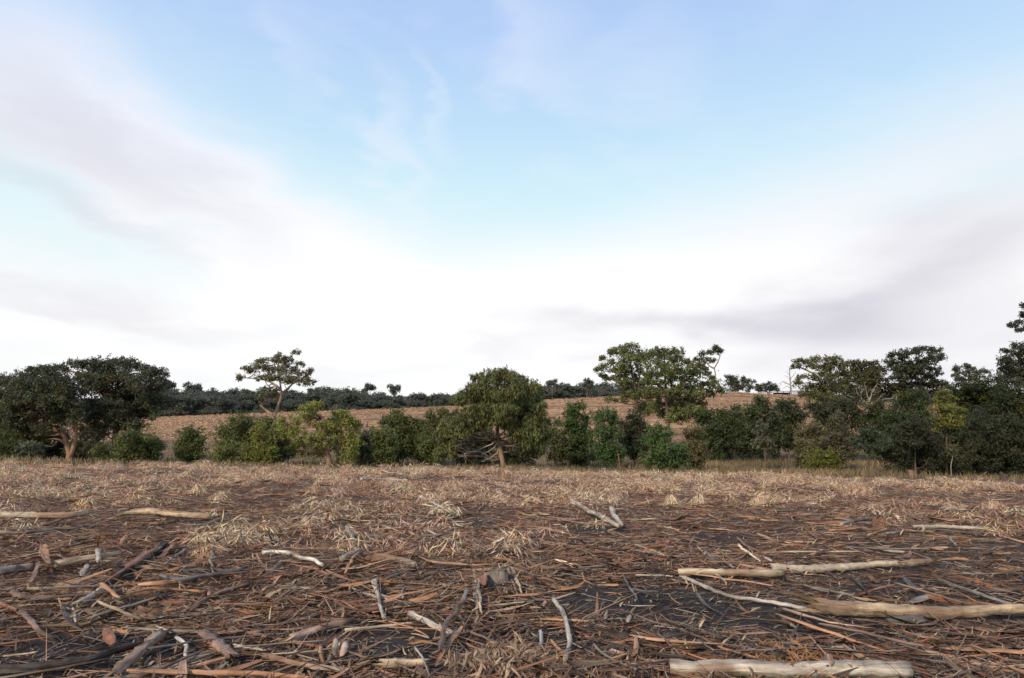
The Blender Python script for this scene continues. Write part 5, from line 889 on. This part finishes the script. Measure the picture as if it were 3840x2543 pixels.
# upright pieces on the crest
def upright(crop, pts, th, colr, label, seed):
    pp = [cpx(crop, *p) for p in pts]; b = gp(*pp[-1]); P = [at(a, c, b[1]) for a, c in pp]; P[-1] = b - [0, 0, .05]
    r0 = th / 2.368 / FPX * b[1] / 2
    ground_piece('stick', 'stick', colr, P[::-1], r0 * 1.2, r0 * .6, seed, None, label)
upright('C', [(990, 10), (1000, 90), (1008, 130), (1022, 178)], 14, 'red', 'upright reddish broken sapling standing on the crest, centre right', 901)
upright('D', [(885, 285), (895, 340), (905, 385)], 16, 'brown', 'short brown snag standing at right mid-field', 902)
upright('B', [(325, 0), (312, 50), (305, 105)], 16, 'pale', 'pale upright twig on the crest below the yellow-green trees', 903)
upright('D', [(1690, 130), (1695, 190)], 16, 'red', 'reddish snag on the crest near the right edge', 904)
upright('C', [(2030, 135), (2065, 190)], 10, 'dark', 'dark stick poking up on the crest at right', 905)

# ------------------------------------------------------------------ loose sticks and bark between the named ones, each its own object
rr4 = np.random.default_rng(77)
def lay(x, y, L, ang, lift, r):
    n = 5; s = np.linspace(-.5, .5, n) * L; w = r.normal(0, .05) * L
    X = x + np.cos(ang) * s - np.sin(ang) * w * (4 * (s / L) ** 2); Y = y + np.sin(ang) * s + np.cos(ang) * w * (4 * (s / L) ** 2)
    Z = Hf(X, Y); a, b = np.polyfit(s, Z, 1); Z = np.maximum(Z, a * s + b) * .4 + (a * s + b) * .6
    return np.stack([X, Y, Z + lift + r.normal(0, .04) * s], 1)
def dir_angle(x, y, r, n=None):
    m = np.where(np.asarray(x) < .3 * np.asarray(y) - .3, .45, -.35); return m + r.normal(0, .75, n)
cnt = {'stick': 0, 'bark_strip': 0}
NS = {'stick': 140, 'bark_strip': 170}
while any(cnt[k] < NS[k] for k in cnt):
    x, y = (v[0] for v in scatter_fan(1, 3.4, 17, 1.5, rr4, 42))
    if rr4.random() < float(bare(x, y)) * 1.05 - .05: continue
    kind = 'stick' if cnt['stick'] < 140 and rr4.random() < .45 else 'bark_strip'
    if cnt[kind] >= NS[kind]: continue
    cnt[kind] += 1
    L = rr4.uniform(.35, 1.3); a = float(dir_angle(x, y, rr4))
    if kind == 'stick':
        cl = ['grey', 'brown', 'mauve', 'brown', 'tan', 'dgrey'][rr4.integers(6)]; r0 = rr4.uniform(.006, .016)
        ground_piece('stick', kind, cl, list(lay(x, y, L, a, rr4.uniform(.03, .11), rr4)), r0, r0 * .6, 2000 + len(PIECES))
    else:
        cl = ['red', 'orange', 'brown', 'tan', 'brown', 'orange', 'mauve', 'dark'][rr4.integers(8)]; r0 = rr4.uniform(.010, .032)
        ground_piece('bark_strip', kind, cl, list(lay(x, y, L, a, rr4.uniform(.03, .10), rr4)), r0, r0 * .8, 2000 + len(PIECES))
# labels: the look, then the nearest named piece
NTH = ['', 'second ', 'third ', 'fourth ', 'fifth ', 'sixth ', 'seventh ', 'eighth ', 'ninth ', 'tenth ', 'eleventh ', 'twelfth ']
lp = np.array([p for p, _ in LAND]); seen = {}
todo = []
for o, org, kind, colr, L, r0, label in PIECES:
    o['category'] = {'log': 'log', 'stick': 'stick', 'bark_strip': 'bark'}[kind]; o['group'] = GROUPS[kind]
    if label: o['label'] = label; continue
    d = np.linalg.norm((lp - org) * [1, .8, 1], axis=1); k = int(np.argmin(d)); v = org - lp[k]
    rel = ('right of' if v[0] > 0 else 'left of') if abs(v[0]) > abs(v[1]) * .8 else ('behind' if v[1] > 0 else 'in front of')
    size = ('short' if L < .55 else 'medium' if L < 1.1 else 'long'); what = {'log': 'log', 'stick': 'stick', 'bark_strip': 'bark strip'}[kind]
    todo.append((d[k], o, f'{size} {CN[colr]} {what} {rel} {LAND[k][1]}'))
for d, o, s in sorted(todo, key=lambda q: q[0]):
    i = seen.get(s, 0); seen[s] = i + 1
    o['label'] = (NTH[min(i, 11)] + s) if i == 0 else NTH[min(i, 11)] + s.replace(' behind ', ' counting back behind ', 1) if False else NTH[min(i, 11)] + s

# ------------------------------------------------------------------ uncounted litter
LEAFPAL = np.array([[.44, .32, .195], [.52, .40, .26], [.34, .225, .14], [.27, .165, .105], [.40, .30, .22], [.56, .46, .33], [.20, .125, .085]])
BARKPAL = np.array([[.25, .11, .062], [.34, .175, .09], [.18, .095, .062], [.31, .20, .125], [.26, .145, .09], [.11, .065, .047], [.37, .26, .165], [.23, .12, .075]])
LOGPTS = np.vstack([np.array([(o.matrix_basis @ o.data.vertices[i].co) for i in range(0, len(o.data.vertices), 14)]) for o, *q in PIECES if q[1] == 'log'])
def clear_of_logs(x, y, gap):
    ok = np.ones(len(x), bool)
    for i in range(0, len(x), 4000):
        d = (x[i:i + 4000, None] - LOGPTS[None, :, 0]) ** 2 + ((y[i:i + 4000, None] - LOGPTS[None, :, 1] + gap * .5) * .7) ** 2
        ok[i:i + 4000] = d.min(1) > gap * gap
    return ok
TWIGPAL = np.array([[.30, .26, .22], [.20, .14, .11], [.40, .34, .28], [.13, .10, .085], [.29, .17, .105]])
def put(n, r0, r1, pw, r, keepbare, thick, gap=0):
    x, y = scatter_fan(n, r0, r1, pw, r); b = bare(x, y)
    k = (r.random(n) > b * (1 - keepbare)) & (field(x, y) > .4)
    if gap: k &= clear_of_logs(x, y, gap)
    x, y, b = x[k], y[k], b[k]
    return x, y, Hf(x, y) + (thick + .05 * sstep(6, 20, y)) * r.random(len(x)) ** 1.3 * (1.1 - b), b
def near_shaded(c, y, r, x=None):
    """foreground shade put into the colour: many of the near pieces are darkened"""
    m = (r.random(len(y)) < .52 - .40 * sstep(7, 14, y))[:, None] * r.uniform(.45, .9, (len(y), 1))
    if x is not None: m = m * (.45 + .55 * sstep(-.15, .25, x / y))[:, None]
    return c * (1 - m) + np.array([.05, .04, .034]) * m  # dark mix paints the shaded foreground into the litter
def leaf_litter():
    r = np.random.default_rng(201); x, y, z, b = put(105000, 3.0, 36, 1.65, r, .22, .065, .04); n = len(x)
    a = dir_angle(x, y, r, n) + r.normal(0, 1.2, n); tilt = r.normal(.05, .35, n)
    A = np.stack([np.cos(a), np.sin(a), tilt], 1); Nn = nrm(np.stack([r.normal(0, .4, n), r.normal(0, .4, n), np.ones(n)], 1))
    c = near_shaded(LEAFPAL[r.integers(0, len(LEAFPAL), n)] * r.uniform(.6, 1.2, (n, 1)), y, r, x)
    V, T_, Q, C = blades(np.stack([x, y, z], 1), A, Nn, r.uniform(.05, .14, n) * (1 + .01 * y), r.uniform(.008, .022, n), r.normal(.1, .3, n), c)
    tag(build('leaf_litter', V, [T_, Q], M_DEAD, None, C), 'dry tan gum leaves strewn over the cleared field', 'leaf litter', kind='stuff')
def bark_litter():
    r = np.random.default_rng(202); x, y, z, b = put(52000, 3.0, 35, 1.6, r, .05, .055, .09); n = len(x); S = 4
    L = r.gamma(2.0, .17, n) + .07; a = dir_angle(x, y, r, n) + r.normal(0, .6, n); s = np.linspace(-.5, .5, S)[None] * L[:, None]
    cv = r.normal(0, .38, n)[:, None] * L[:, None]; w = cv * 4 * (s / L[:, None]) ** 2
    X = x[:, None] + np.cos(a)[:, None] * s - np.sin(a)[:, None] * w; Y = y[:, None] + np.sin(a)[:, None] * s + np.cos(a)[:, None] * w
    Z = np.maximum(Hf(X, Y) + .008, (z + .015)[:, None] + r.normal(0, .10, n)[:, None] * s + np.abs(r.normal(0, .18, n))[:, None] * (s * s) / L[:, None])
    P = np.stack([X, Y, Z], -1); wd = r.uniform(.002, .0085, n) * (1 + .02 * y)
    Rr = wd[:, None] * np.array([.5, 1, .95, .35])[None]
    V, Q, F = ribbons(P, Rr, r.normal(0, .5, n)[:, None] + np.cumsum(r.normal(0, .35, (n, S)), 1))
    c = np.repeat(near_shaded(BARKPAL[r.integers(0, len(BARKPAL), n)] * r.uniform(.6, 1.25, (n, 1)), y, r, x), S * 2, 0)
    tag(build('bark_litter', V, [Q], M_LIT, None, c), 'red-brown and orange bark shreds matted over the cleared field', 'bark litter', kind='stuff')
def twig_litter():
    r = np.random.default_rng(203); x, y, z, b = put(23000, 3.0, 34, 1.6, r, .30, .07, .07); n = len(x); S = 3
    L = r.gamma(1.8, .12, n) + .06; a = dir_angle(x, y, r, n) + r.normal(0, .8, n); s = np.linspace(-.5, .5, S)[None] * L[:, None]
    w = r.normal(0, .06, (n, S)) * L[:, None]
    X = x[:, None] + np.cos(a)[:, None] * s - np.sin(a)[:, None] * w; Y = y[:, None] + np.sin(a)[:, None] * s + np.cos(a)[:, None] * w
    Z = np.maximum(Hf(X, Y) + .005, (z + .01)[:, None] + r.normal(0, .16, n)[:, None] * s + r.normal(0, .02, (n, S)) * L[:, None])
    V, Q, F = tubes(np.stack([X, Y, Z], -1), (r.uniform(.0018, .006, n) * (1 + .02 * y))[:, None] * np.array([1, .85, .5])[None], 3)
    c = np.repeat(near_shaded(TWIGPAL[r.integers(0, len(TWIGPAL), n)] * r.uniform(.7, 1.2, (n, 1)), y, r), S * 3, 0)
    tag(build('twig_litter', V, [Q], M_LIT, None, c), 'thin grey and brown twigs tangled over the cleared field', 'twig litter', kind='stuff')
def bark_sheets():
    """wider curled pieces of bark, beyond the ones picked out singly"""
    r = np.random.default_rng(209); x, y, z, b = put(7200, 3.2, 33, 1.45, r, .03, .06, .10); n = len(x); S = 6
    L = r.uniform(.15, .75, n); a = dir_angle(x, y, r, n); s = np.linspace(-.5, .5, S)[None] * L[:, None]
    cv = r.normal(0, .15, n)[:, None] * L[:, None]; w = cv * 4 * (s / L[:, None]) ** 2
    X = x[:, None] + np.cos(a)[:, None] * s - np.sin(a)[:, None] * w; Y = y[:, None] + np.sin(a)[:, None] * s + np.cos(a)[:, None] * w
    Z = np.maximum(Hf(X, Y) + .01, (z + .02)[:, None] + r.normal(0, .14, n)[:, None] * s + np.abs(r.normal(0, .2, n))[:, None] * (s * s) / L[:, None])
    Rr = (r.uniform(.006, .026, n) * (1 + .01 * y))[:, None] * (np.array([.45, .9, 1, 1, .85, .35])[None] * r.uniform(.7, 1.2, (n, S)))
    V, Q, F = ribbons(np.stack([X, Y, Z], -1), Rr, r.normal(0, .5, n)[:, None] + np.cumsum(r.normal(0, .25, (n, S)), 1), 3, .5)
    F = F + np.repeat(r.uniform(0, 40, (n, 3)), S * 3, 0)
    c = np.repeat(near_shaded(BARKPAL[r.integers(0, len(BARKPAL), n)] * r.uniform(.65, 1.25, (n, 1)), y, r, x), S * 3, 0)
    tag(build('bark_sheets', V, [Q], M_BARK, None, c, F), 'curled red-brown bark pieces lying thick over the cleared field', 'bark litter', kind='stuff')
leaf_litter(); bark_litter(); bark_sheets(); twig_litter()
def heap_leaves(cx, cy, R, Hh, n, r, pal, ll=.16, lw=.02, hang=0.0):
    """drooping dry leaves over a mound; arrays over heaps"""
    m = len(cx); k = np.repeat(np.arange(m), n); N_ = len(k)
    a = r.uniform(0, 6.283, N_); q = r.random(N_) ** .6
    X = cx[k] + np.cos(a) * q * R[k]; Y = cy[k] + np.sin(a) * q * R[k] * .8
    Z = Hf(X, Y) + Hh[k] * (1 - q ** 2) * r.uniform(.35, 1.0, N_) + .03
    out_ = np.stack([np.cos(a), np.sin(a), np.zeros(N_)], 1)
    A = nrm(out_ * (.5 + .5 * q[:, None]) + r.normal(0, .42, (N_, 3)) + np.stack([np.zeros(N_), np.zeros(N_), -.75 * q - .15], 1))
    if hang: A = nrm(out_ * .45 + [0, 0, -.8] + r.normal(0, .38, (N_, 3)))
    Nn = nrm(out_ * (.5 + hang) + [0, 0, .8] + r.normal(0, .35, (N_, 3)))
    c = (pal[r.integers(0, len(pal), m)][k] * (.75 + .5 * r.random((N_, 1)))) * (1 + r.normal(0, .06, (N_, 3)))
    dk_ = r.random(N_) < .25; c[dk_] = c[dk_] * [.5, .42, .38]
    return np.stack([X, Y, Z], 1), A, Nn, ll * r.uniform(.6, 1.4, N_), lw * r.uniform(.7, 1.4, N_), r.uniform(.1, .7, N_), np.clip(c, .02, .8)
STRAW = np.array([[.60, .44, .275], [.52, .36, .235], [.44, .285, .19], [.62, .49, .33], [.34, .21, .145], [.50, .37, .27]])
def leaf_heaps():
    r = np.random.default_rng(204); n0 = 5600
    x, y = scatter_fan(n0, 9, 36, .75, r); p = sstep(10.5, 22, y + 7 * vnoise(x / 3, y / 2.4, 61) + 2.6 - 4.4 * sstep(-5, 5, x)) * (field(x, y) > .3) * (vnoise(x / 2.2, y / 1.5, 62) > -.22)
    p = p * sstep(-.26, .06, vnoise(x / 3.4, y / 2.4, 64) + .5 * vnoise(x / 1.2, y / 1.0, 65) + .06)
    k = (r.random(n0) < p) & (bare(x, y) < .75); x, y = x[k], y[k]; m = len(x)
    D = heap_leaves(x, y, r.uniform(.20, .55, m), r.uniform(.08, .34, m), 100, r, STRAW * 1.25, .19, .0165)
    V, Q, C = rhombs(D[0] + D[1] * D[3][:, None] * .5, D[1], D[2], D[3], D[4] * 1.1, D[6])
    # taller tangles along the crest
    x = r.uniform(-27, 22, 170); y = r.uniform(27.5, 33.5, 170); q = len(x)
    D = heap_leaves(x, y, r.uniform(.3, .9, q), r.uniform(.12, .42, q) * np.where(x < 2, 1.2, .7), 170, r, STRAW * 1.25, .23, .018)
    V2, Q2, C2 = rhombs(D[0] + D[1] * D[3][:, None] * .5, D[1], D[2], D[3], D[4] * 1.1, D[6]); Q = np.vstack([Q, Q2 + len(V)]); V = np.vstack([V, V2]); C = np.vstack([C, C2])
    tag(build('dry_leaf_heaps', V, [Q], M_DEAD, None, C), 'straw-coloured heaps of dry drooping leaves over the far half of the field', 'dry leaves', kind='stuff')
leaf_heaps()
# leafy heads that stand out one by one
CL = [('A', 1730, 370, 85, 95, 'bushy pale dry leaf head, largest at left mid-field', 3), ('A', 1580, 370, 70, 70, 'tan dry leaf head left of the largest pale one', 1), ('A', 1930, 440, 100, 90, 'pale dry leaf head right of the largest one', 3), ('A', 730, 510, 95, 100, 'pale yellow dry leaf head at the end of the left-edge log', 0),
      ('A', 2230, 235, 80, 60, 'curled grey-tan leaf head near the left crest', 5), ('B', 190, 235, 130, 80, 'wide pale leaf mound on the crest below the yellow-green trees', 5), ('B', 490, 210, 110, 75, 'pale leaf mound right of the wide crest mound', 5), ('B', 540, 370, 110, 80, 'orange-tan leaf heap left of centre', 1), ('B', 1690, 530, 75, 80, 'cream-leaved dry sprig hanging on the pale stick', 3),
      ('C', 500, 440, 80, 80, 'tan leaf head at the top of the slanting pale log', 5), ('C', 1480, 470, 95, 100, 'pale leaf head, left of two at right mid-field', 3), ('C', 1730, 480, 110, 110, 'pale leaf head, right of two at right mid-field', 3), ('C', 2270, 480, 100, 100, 'pale shaggy leaf head near right mid-field edge', 3), ('C', 630, 240, 80, 70, 'bright straw leaf head under the crest, centre right', 0), ('D', 2150, 520, 130, 90, 'grey-tan leaf head near the dark rotten stump', 5),
      ('A', 1800, 960, 180, 150, 'heap of curled tan leaves above the dark curved branch', 1), ('D', 1530, 175, 50, 50, 'yellowish sprig of dry leaves beside the far cut stump', 0), ('A', 1780, 75, 60, 60, 'sprig of yellow dry leaves poking up on the left crest', 0)]
for i, (cr, x_, y_, w_, h_, lab, ci) in enumerate(CL):
    r = np.random.default_rng(700 + i); g = gp(*cpx(cr, x_, y_)); kx = np.linalg.norm(g - EYE) / FPX / 2.368
    big = y_ > 900
    D = heap_leaves(np.array([g[0]]), np.array([g[1] + w_ * kx * .5]), np.array([w_ * kx]), np.array([h_ * kx * .95]), 560 if big else 520, r, STRAW[ci:ci + 1], (.12 if big else .22), (.015 if big else .018), 0.0 if big else .5)
    org = np.array([g[0], g[1], float(Hf(g[0], g[1]))]); e = empty('dry_leaf_head', org); tag(e, lab, 'dry leaves', 'dry leafy heads on the field')
    V, T_, Q, C = blades(*D[:6], D[6] * 1.05); build('leaves', V, [T_, Q], M_DEAD, e, C)
    ns = 7; st = [([org + [0, w_ * kx * .5, 0], org + [0, w_ * kx * .5, h_ * kx * .5] + r.normal(0, .05, 3), org + [r.normal(0, .5) * w_ * kx, w_ * kx * .5 + r.normal(0, .3) * w_ * kx, h_ * kx * r.uniform(.3, .9)]], .010, .003) for _ in range(ns)]
    V, Q, F = limb_set(st, 6, 4); build('twigs', V, [Q], M_TREE, e, np.tile([[.22, .15, .11]], (len(V), 1)), F)
# dry leafy branch in the foreground and the wiry stems beside the bottom log
def leafy_branch(stems, label, ncol, leafn, seed, lcol, llen):
    r = np.random.default_rng(seed); P = [[gp(*cpx(c, x_, y_), .05 + .03 * i) for i, (x_, y_) in enumerate(pp)] for c, pp in stems]
    e = empty('dry_leafy_branch', P[0][0]); tag(e, label, 'dry branch')
    SP = []; tips = []
    for p in P:
        L = sum(np.linalg.norm(b - a) for a, b in zip(p, p[1:])); SP.append((p, .009, .003)); rs = resample(p, 14)
        for q in range(2, 14):
            for _ in range(2):
                d = rand_dir(1, r)[0] * [1, 1, .35] + [0, 0, .25]; en = rs[q] + d * L * .16; en[2] = max(en[2], float(Hf(en[0], en[1])) + .03); SP.append(([rs[q], (rs[q] + en) / 2 + [0, 0, .02], en], .0035, .0015)); tips.append(en); tips.append((rs[q] + en) / 2)
    V, Q, F = limb_set(SP, 6, 4); build('stems', V, [Q], M_TREE, e, np.tile([ncol], (len(V), 1)) * (1 + .3 * vnoise(V[:, 0] * 20, V[:, 1] * 20, 3))[:, None], F)
    if leafn:
        tips = np.array(tips); k = r.integers(0, len(tips), leafn); C_ = tips[k] + r.normal(0, .02, (leafn, 3))
        A = nrm(r.normal(0, .6, (leafn, 3)) + [0, -.35, -.55]); Nn = nrm(r.normal(0, .6, (leafn, 3)) + [0, -.5, .6])
        V, T_, Q, C = blades(C_, A, Nn, llen * r.uniform(.6, 1.3, leafn), llen * .14 * r.uniform(.7, 1.3, leafn), r.normal(.1, .3, leafn), np.array(lcol) * r.uniform(.6, 1.3, (leafn, 1)))
        V[:, 2] = np.maximum(V[:, 2], Hf(V[:, 0], V[:, 1]) + .015); build('leaves', V, [T_, Q], M_DEAD, e, C)
leafy_branch([('G', [(430, 1150), (250, 1050), (60, 960), (-60, 900)]), ('F', [(2368, 960), (2200, 900), (2050, 900)]), ('F', [(2300, 1100), (2100, 1040), (1900, 1010), (1750, 1040)]), ('G', [(200, 1160), (0, 1080), (-250, 1060)]), ('G', [(480, 1100), (300, 930), (100, 890)])],
             'dead gum branch with hanging tan leaves at the bottom edge, centre', (.26, .15, .10), 330, 801, (.40, .29, .195), .115)
leafy_branch([('H', [(560, 1080), (480, 960), (380, 880), (270, 820)]), ('H', [(420, 1080), (330, 960), (200, 890), (50, 862)]), ('H', [(380, 1100), (250, 1040), (100, 1000), (0, 985)]), ('H', [(640, 1100), (560, 1010), (440, 990), (300, 1050)])],
             'spray of thin wiry orange stems arching beside the bottom log', (.36, .19, .085), 0, 802, (.4, .3, .2), .1)
leafy_branch([('B', [(1690, 520), (1640, 500), (1600, 520)]), ('B', [(1750, 530), (1700, 490), (1650, 480)])], 'small sprig of pale dead leaves caught on the pale stick', (.3, .22, .16), 60, 803, (.62, .52, .38), .16)
